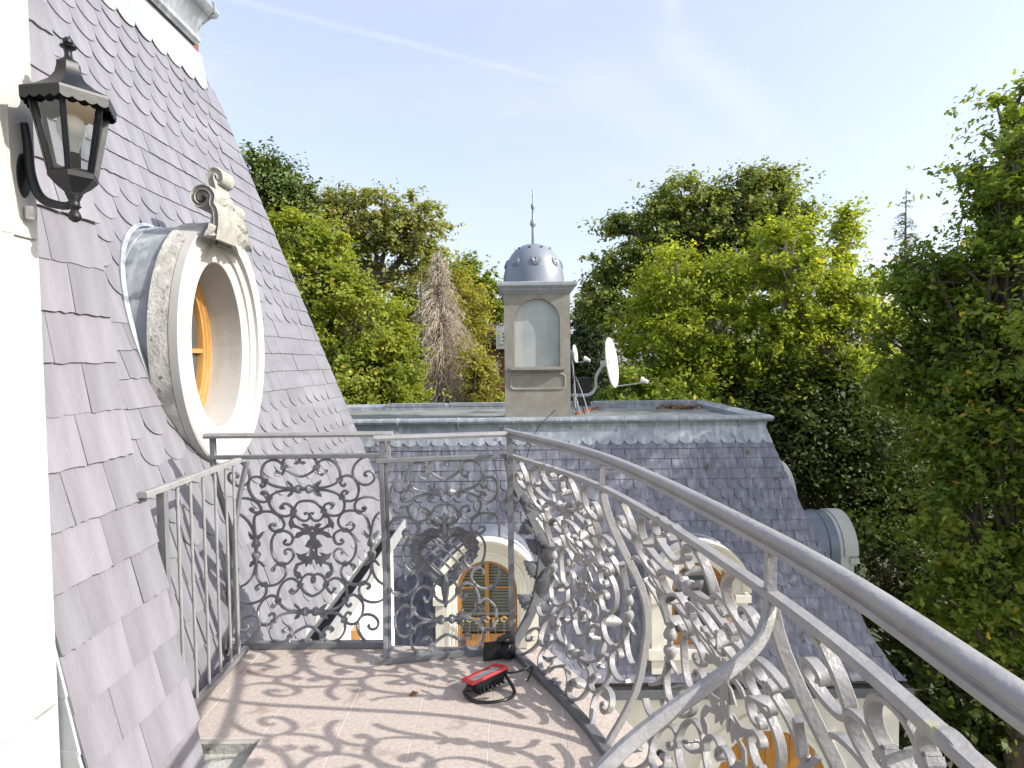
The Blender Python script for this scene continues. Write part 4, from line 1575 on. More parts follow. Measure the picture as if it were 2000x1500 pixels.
D1 = 9.95
dcen = at_y(1196, 708, D1)
R1 = .5 * 96 * D1 / F
satellite_dish('large white satellite dish on bent pole beside the turret', dcen, R1 * .94, R1, (.925, -.37, .12), 1.0,
               [dcen + Vector((-.13, .04, -.02)), at_y(1165, 735, D1), at_y(1163, 757, D1), at_y(1150, 771, D1), at_y(1114, 772, D1)])
D2 = 11.2
dcen2 = at_y(1124, 691, D2)
satellite_dish('small grey satellite dish half hidden behind the turret', dcen2, .15, .165, (.93, -.32, .12), .7,
               [dcen2 + Vector((-.05, .03, 0)), at_y(1119, 720, D2), at_y(1122, 760, D2), Vector((at_y(1122, 790, D2).x, D2, .46))])
cbt = thing('aerial_cables', 'loose grey cables hanging down the side of the turret', 'cables', (t1.x + .1, TD + .3, .46))
for q in range(4):
    x0 = 1114 + q * 2
    MB().tube(smoothcurve([at_y(x0, 690 + 14 * q, TD + .3), at_y(x0 + 6, 740, TD + .25), at_y(x0 + 3 + 5 * q, 770, TD + .2), at_y(x0 + 12 + 6 * q, 809, TD + .15)], 5), .008, 5).build('cable', 'steel' if q % 2 else 'black', cbt)
jb = thing('junction_box', 'dark plastic box on rusty pole lying on the flat roof', 'box', (1.0, 10.2, .46))
MB().bar(at_y(1124, 808, 9.8), at_y(1168, 796, 10.0), .04, .04).build('pole', 'brick', jb)
MB().box(at_y(1171, 797, 10.0), (.09, .07, .08)).build('housing', 'iron_dark', jb)
MB().box(at_y(1141, 765, 10.9), (.20, .16, .5)).build('case', 'black_paint', jb)

# =================================================================== BALCONY FLOOR
# handrail line of the curved railing, from the corner towards the viewer (x, y)
RP = [at_z(989, 845, 1.11), at_z(1176, 895, 1.11), at_z(1505, 1055, 1.11), at_z(2010, 1386, 1.11)]
RAILPTS = [(p.x, p.y) for p in RP]
RAILPTS = [RAILPTS[0], RAILPTS[1], RAILPTS[2], RAILPTS[3], (RAILPTS[3][0] - .03, .20), (RAILPTS[3][0] - .12, -.30), (RAILPTS[3][0] - .30, -.85)]
RC = smoothcurve([Vector((x, y)) for x, y in RAILPTS], 16)
RS = [0.0]
for a, b in zip(RC[:-1], RC[1:]):
    RS.append(RS[-1] + (b - a).length)


def rail_xy(s):
    x = float(np.interp(s, RS, [p.x for p in RC]))
    y = float(np.interp(s, RS, [p.y for p in RC]))
    return Vector((x, y))


def rail_n(s):
    d = (rail_xy(min(s + .03, RS[-1])) - rail_xy(max(s - .03, 0))).normalized()
    return Vector((-d.y, d.x))           # outward, away from the balcony (to +x)


def rail_s(i):
    return RS[i * 16]


floor = bpy.data.objects.new('balcony_floor', None)
me_f = MB()
edge = [rail_xy(s) + rail_n(s) * 0.0 for s in np.linspace(0, RS[-1], 40)]
outl = [(-1.39, 3.14)] + [(-.66, 3.14)] + [(e.x, e.y) for e in edge] + [(-1.02, -.85), (-1.02, 2.36), (-1.39, 2.36)]
me_f.prism(outl, -.30, -.0016, lambda x, y, d: Vector((x, y, d)))
floor = me_f.build('balcony_floor', 'grout', None, 0)
tag(floor, 'pink granite tiled balcony floor', kind='structure')
JX = [-1.39, -1.32, -1.023, -.721, -.423, -.1226, .178, .48, .78]
JY = [3.12, 2.52, 1.92, 1.32, .72, .12, -.48]


def in_rail(poly):
    """clip a tile to the inside of the curved edge"""
    for s in np.linspace(0.02, RS[-1] - .02, 26):
        p, nn = rail_xy(s), rail_n(s)
        # only use this tangent near the tile (the edge curve is convex outward)
        poly = clip_poly(poly, nn.x, nn.y, nn.x * p.x + nn.y * p.y - .012)
        if len(poly) < 3:
            return []
    return poly


for x0, x1 in zip(JX[:-1], JX[1:]):
    for y1, y0 in zip(JY[:-1], JY[1:]):
        g_ = .0024
        if x1 <= -1.02:
            if y1 < 2.4:
                continue
            y0 = max(y0, 2.362)
        poly = in_rail([(x0 + g_, y0 + g_), (x1 - g_, y0 + g_), (x1 - g_, y1 - g_), (x0 + g_, y1 - g_)])
        if len(poly) < 3:
            continue
        lift = random.uniform(-.0003, .0003)
        t_ = MB()
        t_.prism(poly, -.010, lift, lambda x, y, d: Vector((x, y, d)))
        t_.build('tile', 'granite', floor, 0)
# stone ledge outside the railing and lower slab by the notch
lg = MB()
ring = []
for s in np.linspace(0, RS[-1], 36):
    p, nn = rail_xy(s), rail_n(s)
    w_ = .20
    ring.append([Vector((*(p + nn * .002), -.02)), Vector((*(p + nn * w_), -.03)), Vector((*(p + nn * (w_ + .015)), -.05)), Vector((*(p + nn * (w_ + .01)), -.13)), Vector((*(p + nn * .10), -.30)), Vector((*(p + nn * .002), -.30))])
lg.loft(ring, True, True)
lg.build('stone_ledge', 'granite', floor, 30)
MB().box((-1.32, 1.60, -.14), (.66, 2.0, .16)).build('sunken_slab', 'concrete', floor)
MB().box((-1.215, 2.378, -.062), (.382, .05, .088)).build('slab_edge', 'concrete', floor)

# =================================================================== IRON RAILINGS
BULGE = [(0, 0.0), (.05, .035), (.12, .09), (.235, .150), (.42, .185), (.50, .187), (.60, .165), (.75, .088), (.85, .040), (.93, .010), (1.0, 0.0), (1.2, 0)]
BZ = np.linspace(0, 1.2, 61)
BV = np.array([interp(BULGE, z_) for z_ in BZ])
BV = np.convolve(np.pad(BV, 2, mode='edge'), np.ones(5) / 5, 'valid')


def bulge(z_):
    return float(np.interp(z_, BZ, BV))


class Flat:
    """straight bulging panel between two floor points; u measured from its middle"""
    def __init__(s, a, b, amp=1.0):
        s.a, s.b = Vector(a), Vector(b)
        s.W = (s.b - s.a).length
        s.d = (s.b - s.a).normalized()
        s.n = Vector((-s.d.y, s.d.x))
        s.amp = amp

    def P(s, u, z_, off=0.0):
        q = (s.a + s.b) / 2 + s.d * u + s.n * (bulge(z_) * s.amp + off)
        return Vector((q.x, q.y, z_))

    def N(s, u, z_):
        return Vector((s.n.x, s.n.y, 0))


class Curved:
    def __init__(s, s0, s1):
        s.s0, s.s1 = s0, s1
        s.W = s1 - s0
        s.amp = 1.0

    def P(s, u, z_, off=0.0):
        t = (s.s0 + s.s1) / 2 + u
        q = rail_xy(t) + rail_n(t) * (bulge(z_) + off)
        return Vector((q.x, q.y, z_))

    def N(s, u, z_):
        n = rail_n((s.s0 + s.s1) / 2 + u)
        return Vector((n.x, n.y, 0))


AC = -1.117                                    # middle of the traced panel
A_D = 3.10


def trace(pts, zoom):
    """zoomed photo points -> (u, z) on the bulging back panel"""
    out = []
    ox, oy = {5: (380, 820), 6: (400, 1060), 7: (700, 820), 8: (700, 1060)}[zoom]
    for (a, b) in pts:
        px, py = ox + a / 5, oy + b / 5
        y = A_D if zoom in (5, 6) else 2.985
        y0 = y
        for _ in range(8):
            p = at_y(px, py, y)
            y = y0 + bulge(max(0, min(1.1, p.z)))
        p = at_y(px, py, y)
        out.append((p.x - (AC if zoom in (5, 6) else -.352), p.z))
    return out


# right half of the scroll pattern, traced; kind: v = volute ends, l = leaf at the end
SCROLLS = [
    (5, 'cv', [(990, 553), (1080, 537), (1148, 490), (1175, 440), (1160, 390), (1110, 350), (1060, 345), (1018, 368), (1012, 405), (1038, 428), (1055, 412)]),
    (5, 'l', [(1030, 668), (1200, 664), (1280, 652), (1345, 628), (1390, 590), (1405, 540), (1390, 478), (1350, 420), (1290, 390), (1230, 392), (1190, 420), (1176, 465), (1190, 510), (1226, 535), (1258, 515), (1255, 488)]),
    (5, 'vv', [(1440, 628), (1455, 630), (1440, 648), (1412, 632), (1402, 595), (1424, 558), (1470, 545), (1530, 565), (1570, 620), (1585, 690), (1565, 760), (1510, 792), (1450, 785), (1420, 750), (1422, 712), (1445, 692), (1478, 703), (1468, 722), (1455, 716)]),
    (5, 'l', [(1030, 682), (1200, 684), (1290, 692), (1370, 720), (1422, 762), (1446, 820), (1432, 890), (1382, 930), (1320, 934), (1262, 902), (1242, 862), (1262, 824), (1306, 814), (1334, 840), (1312, 866)]),
    (5, 'cv', [(1075, 790), (1150, 802), (1210, 850), (1243, 900), (1232, 950), (1190, 984), (1140, 975), (1107, 934), (1122, 907), (1146, 918)]),
    (5, 'v', [(1752, 345), (1660, 355), (1580, 400), (1532, 470), (1530, 550), (1570, 605), (1640, 635), (1702, 620), (1740, 570), (1722, 517), (1680, 500), (1642, 520), (1646, 548), (1664, 542)]),
    (5, 'v', [(1782, 782), (1720, 757), (1640, 755), (1570, 785), (1545, 840), (1560, 880), (1600, 897), (1640, 885), (1656, 862), (1637, 850), (1622, 868)]),
    (5, 'l', [(1703, 1120), (1690, 1040), (1668, 970), (1630, 920), (1585, 897), (1520, 885), (1450, 895), (1400, 940), (1385, 1000), (1410, 1048), (1455, 1074), (1510, 1078), (1540, 1040), (1520, 1012), (1485, 1012), (1470, 1030)]),
    (5, 'v', [(1707, 1120), (1722, 1010), (1750, 940), (1785, 905)]),
    (5, 'vv', [(1405, 1172), (1430, 1178), (1432, 1202), (1400, 1214), (1365, 1204), (1341, 1160), (1352, 1110), (1400, 1080), (1452, 1078), (1500, 1100), (1545, 1160), (1560, 1230), (1545, 1320), (1500, 1385), (1440, 1405), (1390, 1390), (1352, 1342), (1346, 1292), (1380, 1260), (1424, 1264), (1436, 1292), (1412, 1302)]),
    (6, 'l', [(1608, 200), (1603, 290), (1562, 370), (1520, 396), (1460, 410), (1390, 395), (1340, 352), (1312, 300), (1325, 240), (1362, 206), (1405, 206), (1440, 240), (1430, 278)]),
    (6, 'v', [(1612, 200), (1630, 300), (1680, 375), (1740, 415)]),
    (6, 'v', [(1565, 436), (1582, 448), (1596, 424), (1562, 396), (1516, 402), (1492, 440), (1492, 495), (1530, 550), (1600, 580), (1680, 575), (1745, 537)]),
    (6, 'cv', [(985, 522), (1050, 515), (1112, 480), (1163, 412), (1150, 350), (1110, 310), (1060, 310), (1026, 350), (1032, 384), (1056, 378)]),
    (6, 'l', [(975, 668), (1140, 668), (1240, 650), (1310, 610), (1356, 556), (1371, 500), (1360, 430), (1320, 370), (1260, 345), (1200, 368), (1170, 412), (1182, 455), (1218, 488), (1248, 460), (1240, 435)]),
    (6, 'vv', [(1396, 596), (1412, 606), (1392, 622), (1366, 602), (1358, 560), (1390, 520), (1442, 510), (1500, 550), (1530, 620), (1512, 710), (1462, 780), (1402, 795), (1347, 757), (1352, 712), (1376, 682), (1408, 690), (1397, 708)]),
    (6, 'l', [(975, 678), (1140, 677), (1240, 682), (1302, 706), (1342, 757), (1351, 840), (1312, 920), (1240, 965), (1180, 964), (1136, 910), (1142, 862), (1180, 826), (1218, 848), (1206, 884)]),
    (6, 'cv', [(945, 815), (1040, 830), (1100, 874), (1131, 922), (1120, 980), (1080, 1025), (1012, 1035), (971, 1000), (976, 957), (1014, 950), (1010, 974)]),
    (6, 'v', [(1745, 1030), (1640, 1015), (1550, 960), (1490, 880), (1470, 800), (1500, 730), (1560, 700), (1630, 715), (1675, 770), (1660, 830), (1610, 845), (1577, 815), (1592, 796)]),
]
SCROLLS = [(k_, trace(p, zm)) for zm, k_, p in SCROLLS]
COLLARS = [trace([p], zm)[0] for zm, p in ((5, (1172, 462)), (5, (1397, 588)), (5, (1422, 756)), (5, (1243, 890)), (5, (1590, 899)), (5, (1452, 1076)), (5, (1455, 1404)), (6, (1518, 397)), (6, (1165, 412)), (6, (1356, 556)), (6, (1343, 757)), (6, (1133, 908)))]
BUD_TOP = trace([(1030, 676)], 5)[0]
BUD_LOW = trace([(978, 673)], 6)[0]
SIDE_BUD = (trace([(1705, 1130)], 5)[0], trace([(1609, 190)], 6)[0])
ACAN = [trace([(1240, 910), (1290, 930), (1325, 980), (1345, 1010), (1340, 1068), (1312, 1048), (1262, 1060), (1240, 1085), (1292, 1098), (1328, 1152), (1280, 1150), (1230, 1122), (1182, 1120), (1150, 1155), (1192, 1172), (1232, 1232), (1192, 1250), (1166, 1282), (1130, 1232), (1112, 1250), (1108, 1180), (1112, 1110), (1148, 1082), (1114, 1066), (1116, 1030), (1148, 1048), (1160, 1020), (1200, 1008), (1226, 1020), (1192, 1058), (1240, 1048), (1288, 1010), (1284, 962), (1240, 950)], 5),
        trace([(1008, -10), (1020, 40), (1045, 85), (1092, 128), (1130, 130), (1100, 92), (1180, 112), (1222, 92), (1202, 150), (1160, 180), (1222, 200), (1242, 260), (1230, 312), (1190, 352), (1150, 340), (1170, 290), (1210, 270), (1190, 220), (1132, 200), (1120, 242), (1092, 198), (1070, 222), (1080, 170), (1040, 160), (1022, 212), (1006, 180)], 6)]


def strap(mb, S3, N3, w, h, c=0.0022):
    """swept flat bar with chamfered edges: w in the panel plane, h across it (lists)"""
    n = len(S3)
    rings = []
    for i in range(n):
        t = (S3[min(i + 1, n - 1)] - S3[max(i - 1, 0)])
        if t.length < 1e-7:
            t = Vector((0, 0, 1))
        t.normalize()
        N_ = N3[i] - t * N3[i].dot(t)
        N_.normalize()
        B = t.cross(N_)
        a, b = w[i] / 2, h[i] / 2
        cc = min(c, a * .6, b * .6)
        rings.append([S3[i] + B * x + N_ * y for x, y in ((-a + cc, -b), (a - cc, -b), (a, -b + cc), (a, b - cc), (a - cc, b), (-a + cc, b), (-a, b - cc), (-a, -b + cc))])
    mb.loft(rings, True, True)


def scroll_obj(panel, part, pts, kind, sx, sc, m, w0=.0105, h0=.016):
    cu = smoothcurve([Vector(p) for p in pts], 5)
    n = len(cu)
    S3, N3, W_, H_ = [], [], [], []
    for i, p in enumerate(cu):
        t = i / (n - 1)
        u = p.x * sx * sc
        S3.append(panel.P(u, max(p.y, .015)))
        N3.append(panel.N(u, p.y))
        w, h = w0, h0
        if kind.endswith('v') or kind == 'v':
            e = max(0, (t - .80) / .20)
            w *= 1 - .30 * e
            if t > .97:
                w *= 1.8
        if kind == 'vv':
            e = max(0, (.15 - t) / .15)
            w *= 1 - .30 * e
            if t < .03:
                w *= 1.8
        if kind == 'l':
            e = max(0, (t - .84) / .16)
            w *= 1 - .55 * e
            h *= 1 + 2.3 * math.sin(PI * min(1, e * .93)) * (1 if e > 0 else 0)
            if t > .985:
                h *= .35
        W_.append(w)
        H_.append(h)
    mb = MB()
    strap(mb, S3, N3, W_, H_)
    mb.build('scroll', m, part, 40)


def bud_obj(panel, part, c, axis_u, sc, m, L=.062):
    """double pear bud with collar and four curled leaf tips, along u (axis_u) or z"""
    u0, z0 = c[0] * sc, c[1]
    C = panel.P(u0, z0)
    ax = (panel.P(u0 + .02, z0) - panel.P(u0 - .02, z0)).normalized() if axis_u else (panel.P(u0, z0 + .02) - panel.P(u0, z0 - .02)).normalized()
    rot = ax.to_track_quat('Z', 'Y').to_matrix()
    mb = MB()
    prof = [(.004, -L), (.010, -L * .95), (.009, -L * .8), (.020, -L * .52), (.025, -L * .36), (.021, -L * .2), (.009, -L * .12), (.011, -L * .05), (.011, L * .05), (.009, L * .12), (.021, L * .2), (.025, L * .36), (.020, L * .52), (.009, L * .8), (.010, L * .95), (.004, L)]
    mb.lathe(prof, 14, C, rot)
    o = mb.build('bud', m, part, 40)
    Nn = panel.N(u0, z0)
    sdv = ax.cross(Nn)
    for sg in (-1, 1):
        for sd_ in (-1, 1):
            a = C + ax * sg * L * .72 + sdv * sd_ * .010
            b = C + ax * sg * L * 1.18 + sdv * sd_ * .034
            lm_ = MB()
            carved_leaf(lm_, a, b, (Nn * .6 + sdv * sd_ * .6), .013, .006, .012, .005, 2)
            lm_.build('bud_leaf', m, o, 40)


def collar_obj(panel, part, c, sx, sc, m):
    u0 = c[0] * sx * sc
    C = panel.P(u0, c[1])
    Nn = panel.N(u0, c[1])
    t = (panel.P(u0 + .01, c[1]) - panel.P(u0 - .01, c[1])).normalized()
    up = Nn.cross(t)
    rot = Matrix((t, Nn, up)).transposed()
    mb = MB()
    a = random.uniform(-.5, .5) * sx
    rr = rot @ Matrix.Rotation(a, 3, 'Y')
    mb.box(C, (.030, .024, .011), rr)
    mb.box(C + rr @ Vector((0, 0, .0085)), (.027, .021, .005), rr)
    mb.box(C - rr @ Vector((0, 0, .0085)), (.027, .021, .005), rr)
    mb.build('collar', m, part, 0)


def plate_obj(name, panel, part, poly, sx, sc, m, d0=-.003, d1=.003):
    pts = [(x * sx * sc, y) for x, y in poly]
    me = MB()
    n = len(pts)
    vs = []
    cxm = sum(p[0] for p in pts) / n
    cym = sum(p[1] for p in pts) / n
    for d in (d0, d1):
        for x, y in pts:
            e = math.hypot(x - cxm, y - cym)
            nn = panel.N(x, y)
            vs.append(panel.P(x, y) + nn * (d - .25 * e * e / .05 * .05))
    fs = [tuple(range(n)), tuple(reversed(range(n, 2 * n)))] + [(i, i + n, (i + 1) % n + n, (i + 1) % n) for i in range(n)]
    me.add(vs, fs)
    return me.build(name, m, part, 0)


def fill_panel(panel, part, m, sc=1.0, narrow=False, centre='acanthus', w0=.0125, h0=.016):
    for kind, pts in SCROLLS:
        umax = max(p[0] for p in pts)
        if narrow and umax > .345:
            continue
        if kind == 'cv':
            full = [(-x, y) for x, y in reversed(pts[1:])] + [(0.0, pts[0][1])] + list(pts[1:])
            scroll_obj(panel, part, full, 'vv', 1, sc, m, w0, h0)
            continue
        for sx in (-1, 1):
            scroll_obj(panel, part, pts, kind, sx, sc, m, w0, h0)
    for c in COLLARS:
        if narrow and c[0] > .34:
            continue
        for sx in (-1, 1):
            collar_obj(panel, part, c, sx, sc, m)
    bud_obj(panel, part, (0, BUD_TOP[1]), True, sc, m, .075)
    bud_obj(panel, part, (0, BUD_LOW[1]), True, sc, m, .075)
    if not narrow:
        for sx in (-1, 1):
            bud_obj(panel, part, (sx * SIDE_BUD[0][0], (SIDE_BUD[0][1] + SIDE_BUD[1][1]) / 2), False, sc, m, .082)
    if centre == 'acanthus':
        for poly in ACAN:
            for sx in (-1, 1):
                plate_obj('acanthus', panel, part, poly, sx, sc, m)


def rail_bar(mb, pts, w, h, n3=None):
    S3 = [Vector(p) for p in pts]
    strap(mb, S3, [Vector((0, 0, 1))] * len(S3), [w] * len(S3), [h] * len(S3), .003)


def post_bar(panel, u, w=.020, h=.030, z0=0.012, z1=1.0, amp=1.0):
    mb = MB()
    zs = np.linspace(z0, z1, 26)
    S3 = [panel.P(u, z_) for z_ in zs]
    N3 = [panel.N(u, z_) for z_ in zs]
    strap(mb, S3, N3, [w] * 26, [h] * 26, .003)
    return mb


# ---- back railing: acanthus panel and heart panel
back = thing('back_railing', 'grey wrought iron back railing of scrollwork with heart and acanthus panels', 'railing', (-.8, 3.1, 0))
PA = Flat((-1.55, A_D), (-.664, A_D))
fa = MB()
rail_bar(fa, [PA.P(-.46, 1.0), PA.P(.44, 1.0)], .030, .022)
panA = fa.build('acanthus_panel_rail', 'iron', back)
tag(panA, 'panel with acanthus leaves and round scrolls')
fill_panel(PA, panA, 'iron', 1.0)
hr = MB()
hp = [(-.022, -.012), (.022, -.012), (.026, .0), (.018, .012), (-.018, .012), (-.026, .0)]
def handrail(pts, prof):
    mb = MB()
    rings = []
    P3 = [Vector(p) for p in pts]
    for i, p in enumerate(P3):
        t = (P3[min(i + 1, len(P3) - 1)] - P3[max(i - 1, 0)]).normalized()
        sd = t.cross(Vector((0, 0, 1))).normalized()
        up = sd.cross(t)
        rings.append([p + sd * x + up * y for x, y in prof])
    mb.loft(rings, True, True)
    return mb
handrail([(-1.585, A_D, 1.11), (-.63, A_D, 1.11)], hp).build('handrail', 'iron_lit_lichen', back, 30)
MB().bar((-1.545, A_D, 1.0), (-1.545, A_D, 1.10), .024, .024, (0, 1, 0)).build('post', 'iron', back)
post_bar(PA, -.443).build('post', 'iron_dark', back)
MB().bar(PA.P(-.45, .018), PA.P(.44, .018), .035, .03).build('bottom_rail', 'iron', back)

PB = Flat((-.668, 2.93), (-.036, 3.045))
fb = MB()
rail_bar(fb, [PB.P(-.33, 1.0), PB.P(.32, 1.0)], .030, .022)
panB = fb.build('heart_panel_rail', 'iron', back)
tag(panB, 'panel with latticed iron heart')
fill_panel(PB, panB, 'iron', .93, narrow=True, centre='heart')
handrail([PB.P(-.34, 1.11), PB.P(.335, 1.11)], hp).build('handrail', 'iron_lit_lichen', back, 30)
post_bar(PB, -.306, .024, .028).build('post', 'iron', back)
post_bar(PB, -.285, .018, .016).build('post', 'iron_dark', back)
MB().bar(PB.P(-.30, .99), PB.P(-.30, 1.105), .024, .024, (0, 1, 0)).build('post', 'iron', back)
MB().bar(PB.P(-.27, .99), PB.P(-.27, 1.105), .016, .016, (0, 1, 0)).build('post', 'iron_lit_lichen', back)
MB().bar((-.035, 3.03, .0), (-.035, 3.03, 1.11), .030, .030, (0, 1, 0)).build('corner_post', 'iron', back)
MB().bar(PB.P(-.335, .018), PB.P(.30, .018), .040, .030).build('bottom_rail', 'iron', back)

# heart: scalloped plate with lattice
inner = trace([(850, 1215), (800, 1165), (740, 1145), (680, 1155), (635, 1195), (615, 1250), (630, 1310), (680, 1375), (740, 1440), (800, 1498), (858, 1552)], 7)
outer = trace([(850, 1060), (770, 1060), (700, 1050), (640, 1085), (560, 1130), (520, 1200), (515, 1280), (545, 1370), (610, 1440), (700, 1530), (835, 1668)], 7)
cxh = inner[0][0]
hv, hf = [], []
for d in (-.004, .004):
    for pl in (inner, outer):
        cu = smoothcurve([Vector(p) for p in pl], 4)
        for i, p in enumerate(cu):
            jit = 0
            if pl is outer:
                jit = .006 * math.sin(i * 1.9)
            hv.append((p.x - cxh - jit, p.y, d))
npt = len(smoothcurve([Vector(p) for p in inner], 4))
for sx in (-1, 1):
    mb = MB()
    vs = [PB.P(-x * sx, y) + PB.N(0, 0) * (d - .10 * (abs(x)) ** 2) for x, y, d in hv]
    fs = []
    for i in range(npt - 1):
        a, b = i, i + npt
        fs += [(a, a + 1, b + 1, b), (a + 2 * npt, b + 2 * npt, b + 1 + 2 * npt, a + 1 + 2 * npt), (a, a + 2 * npt, a + 1 + 2 * npt, a + 1), (b, b + 1, b + 1 + 2 * npt, b + 2 * npt)]
    mb.add(vs, fs)
    mb.build('heart_plate', 'iron_dark', panB, 30)
    cu = smoothcurve([Vector(p) for p in inner], 4)
    mb = MB()
    strap(mb, [PB.P(-(p.x - cxh) * sx, p.y) - PB.N(0, 0) * .006 for p in cu], [PB.N(0, 0)] * len(cu), [.009] * len(cu), [.014] * len(cu))
    mb.build('heart_rim', 'iron_dark', panB, 40)
    for i in range(3, npt - 2, 5):
        x, y = (hv[i][0] + hv[i + npt][0]) / 2, (hv[i][1] + hv[i + npt][1]) / 2
        mb = MB()
        mb.lathe([(.0, -.010), (.005, -.009), (.0075, -.004), (.0075, .004), (.0, .004)], 8, PB.P(-x * sx, y) - PB.N(0, 0) * .002, (PB.N(0, 0)).to_track_quat('Z', 'Y').to_matrix())
        mb.build('rivet', 'iron', panB, 40)
ipoly = [(p.x - cxh, p.y) for p in smoothcurve([Vector(q) for q in inner], 4)]
ipoly = ipoly + [(-x, y) for x, y in reversed(ipoly[1:-1])]
def inside(x, y):
    c = False
    for i in range(len(ipoly)):
        (x0, y0), (x1, y1) = ipoly[i], ipoly[i - 1]
        if (y0 > y) != (y1 > y) and x < (x1 - x0) * (y - y0) / (y1 - y0) + x0:
            c = not c
    return c
yc = sum(p[1] for p in ipoly) / len(ipoly) + .01
for sx in (-1, 1):
    for q in (-2, -1, 0, 1, 2):
        ln = []
        for t in np.linspace(-.2, .2, 81):
            x = sx * (t * .72 + q * .034)
            y = yc + t * .69 - q * .034
            if inside(x, y):
                ln.append((x, y))
        if len(ln) > 6:
            mb = MB()
            ps = [ln[0], ln[len(ln) // 2], ln[-1]]
            strap(mb, [PB.P(x, y) + PB.N(0, 0) * (.004 * sx + .010 * (1 if i == 1 else 0) - .012) for i, (x, y) in enumerate(ps)], [PB.N(0, 0)] * 3, [.013] * 3, [.004] * 3, .001)
            mb.build('lattice_strap', 'iron_dark', panB, 0)
# crown tip above and pendant bud below the heart
zt_ = trace([(830, 1000)], 7)[0][1]
mb = MB()
mb.lathe([(.0, -.055), (.016, -.05), (.014, -.02), (.010, .0), (.017, .012), (.016, .03), (.006, .048), (.001, .055)], 12, PB.P(0, zt_) - PB.N(0, 0) * .01)
mb.build('crown_tip', 'iron', panB, 40)
for sx in (-1, 1):
    mb = MB()
    cu = [Vector((sx * .014, zt_ - .03)), Vector((sx * .035, zt_ - .005)), Vector((sx * .05, zt_ + .012)), Vector((sx * .046, zt_ + .028)), Vector((sx * .034, zt_ + .022))]
    mb.tube(smoothcurve([PB.P(c.x, c.y) - PB.N(0, 0) * .008 for c in cu], 4), [.009] * 12 + [.006] * 5, 8)
    mb.build('crown_curl', 'iron', panB, 50)
zb_ = trace([(860, 480)], 8)[0][1]
mb = MB()
mb.lathe([(.001, -.085), (.009, -.075), (.012, -.05), (.020, .0), (.024, .03), (.016, .06), (.010, .09)], 10, PB.P(0, zb_) - PB.N(0, 0) * .004)
mb.build('pendant', 'iron_dark', panB, 40)

# ---- side railing with plain bars on the left
side_r = thing('side_railing', 'short grey railing of plain upright bars beside the slates', 'railing', (-1.387, 2.65, 0))
SX = -1.387
handrail([(SX, 2.245, .995), (SX, 3.03, .995)], [(-.018, -.011), (.018, -.011), (.018, .007), (.012, .012), (-.012, .012), (-.018, .007)]).build('handrail', 'iron_lit_lichen', side_r, 30)
MB().bar((SX, 2.371, -.02), (SX, 2.371, .985), .030, .030, (0, 1, 0)).build('post', 'iron', side_r)
for yy in (2.477, 2.577, 2.683, 2.790, 2.893, 2.975):
    MB().tube([(SX, yy, .03), (SX, yy, .985)], .0068, 8).build('bar', 'iron_lit_lichen', side_r)
MB().bar((SX, 2.36, .030), (SX, 3.06, .030), .026, .026).build('bottom_rail', 'iron', side_r)
pe = MB()
zs = np.linspace(0, .99, 20)
prof_y = lambda z_: 3.02 + .45 * bulge(z_) * (1 if z_ > .5 else .9) - .05 * math.sin(PI * min(1, z_))
strap(pe, [Vector((SX - .02 * math.sin(PI * z_) * 0 + (-.028 if z_ < .6 else -.028 + .075 * ((z_ - .6) / .4) ** 1.5), 3.03 - .0 * z_, z_)) for z_ in zs], [Vector((0, 1, 0))] * 20, [.018] * 20, [.030] * 20, .003)
pe.build('end_post', 'iron', side_r, 40)
MB().bar((SX - .10, 3.06, .0), (SX - .02, 3.04, .45), .012, .012, (0, 1, 0)).build('stay', 'iron', side_r)

# ---- curved front railing
front = thing('curved_railing', 'pale grey curved wrought iron railing with bulging scroll panels and moulded handrail', 'railing', (.3, 2.0, 0))
S_P = [0.0, rail_s(1), rail_s(2), rail_s(2) + (rail_s(2) - rail_s(1)) * 1.0]
hprof = [(-0.0175, -0.0175), (0.0175, -0.0175), (0.0198, -0.0120), (0.0189, -0.0055), (0.0133, -0.0032), (0.0129, 0.0005), (0.0170, 0.0037), (0.0189, 0.0092), (0.0170, 0.0152), (0.0101, 0.0198), (0, 0.0212), (-0.0101, 0.0198), (-0.0170, 0.0152), (-0.0189, 0.0092), (-0.0170, 0.0037), (-0.0129, 0.0005), (-0.0133, -0.0032), (-0.0189, -0.0055), (-0.0198, -0.0120)]
hpts = [Vector((*rail_xy(s), 1.11)) for s in np.linspace(-0.0, RS[-1], 70)]
handrail(hpts, hprof).build('handrail', 'iron_lit_lichen', front, 45)
mid = MB()
mp_ = [Vector((*rail_xy(s), 1.0)) for s in np.linspace(0, RS[-1], 70)]
rail_bar(mid, mp_, .030, .018)
mid_o = mid.build('mid_rail', 'iron_lit_lichen', front, 40)
bt = MB()
rail_bar(bt, [Vector((*(rail_xy(s)), .012)) for s in np.linspace(0, RS[-1], 60)], .042, .030)
bt.build('bottom_rail', 'iron_dark', front, 40)
for i, (sa, sb) in enumerate(zip(S_P[:-1], S_P[1:])):
    pc = Curved(sa, sb)
    pf = post_bar(pc, pc.W / 2 - .002, .017, .030)
    part = pf.build('panel_post', 'iron_lit_lichen', front, 40)
    if i == 0:
        pst = post_bar(pc, -pc.W / 2 + .020, .018, .052)
        pst.build('panel_post', 'iron_dark', front, 40)
    fill_panel(pc, part, 'iron_lit_lichen', (pc.W - .05) / .86, w0=.0115, h0=.026)
    MB().bar(Vector((*rail_xy(sb), 1.0)), Vector((*rail_xy(sb), 1.10)), .019, .019, (0, 1, 0)).build('baluster', 'iron_lit_lichen', front)
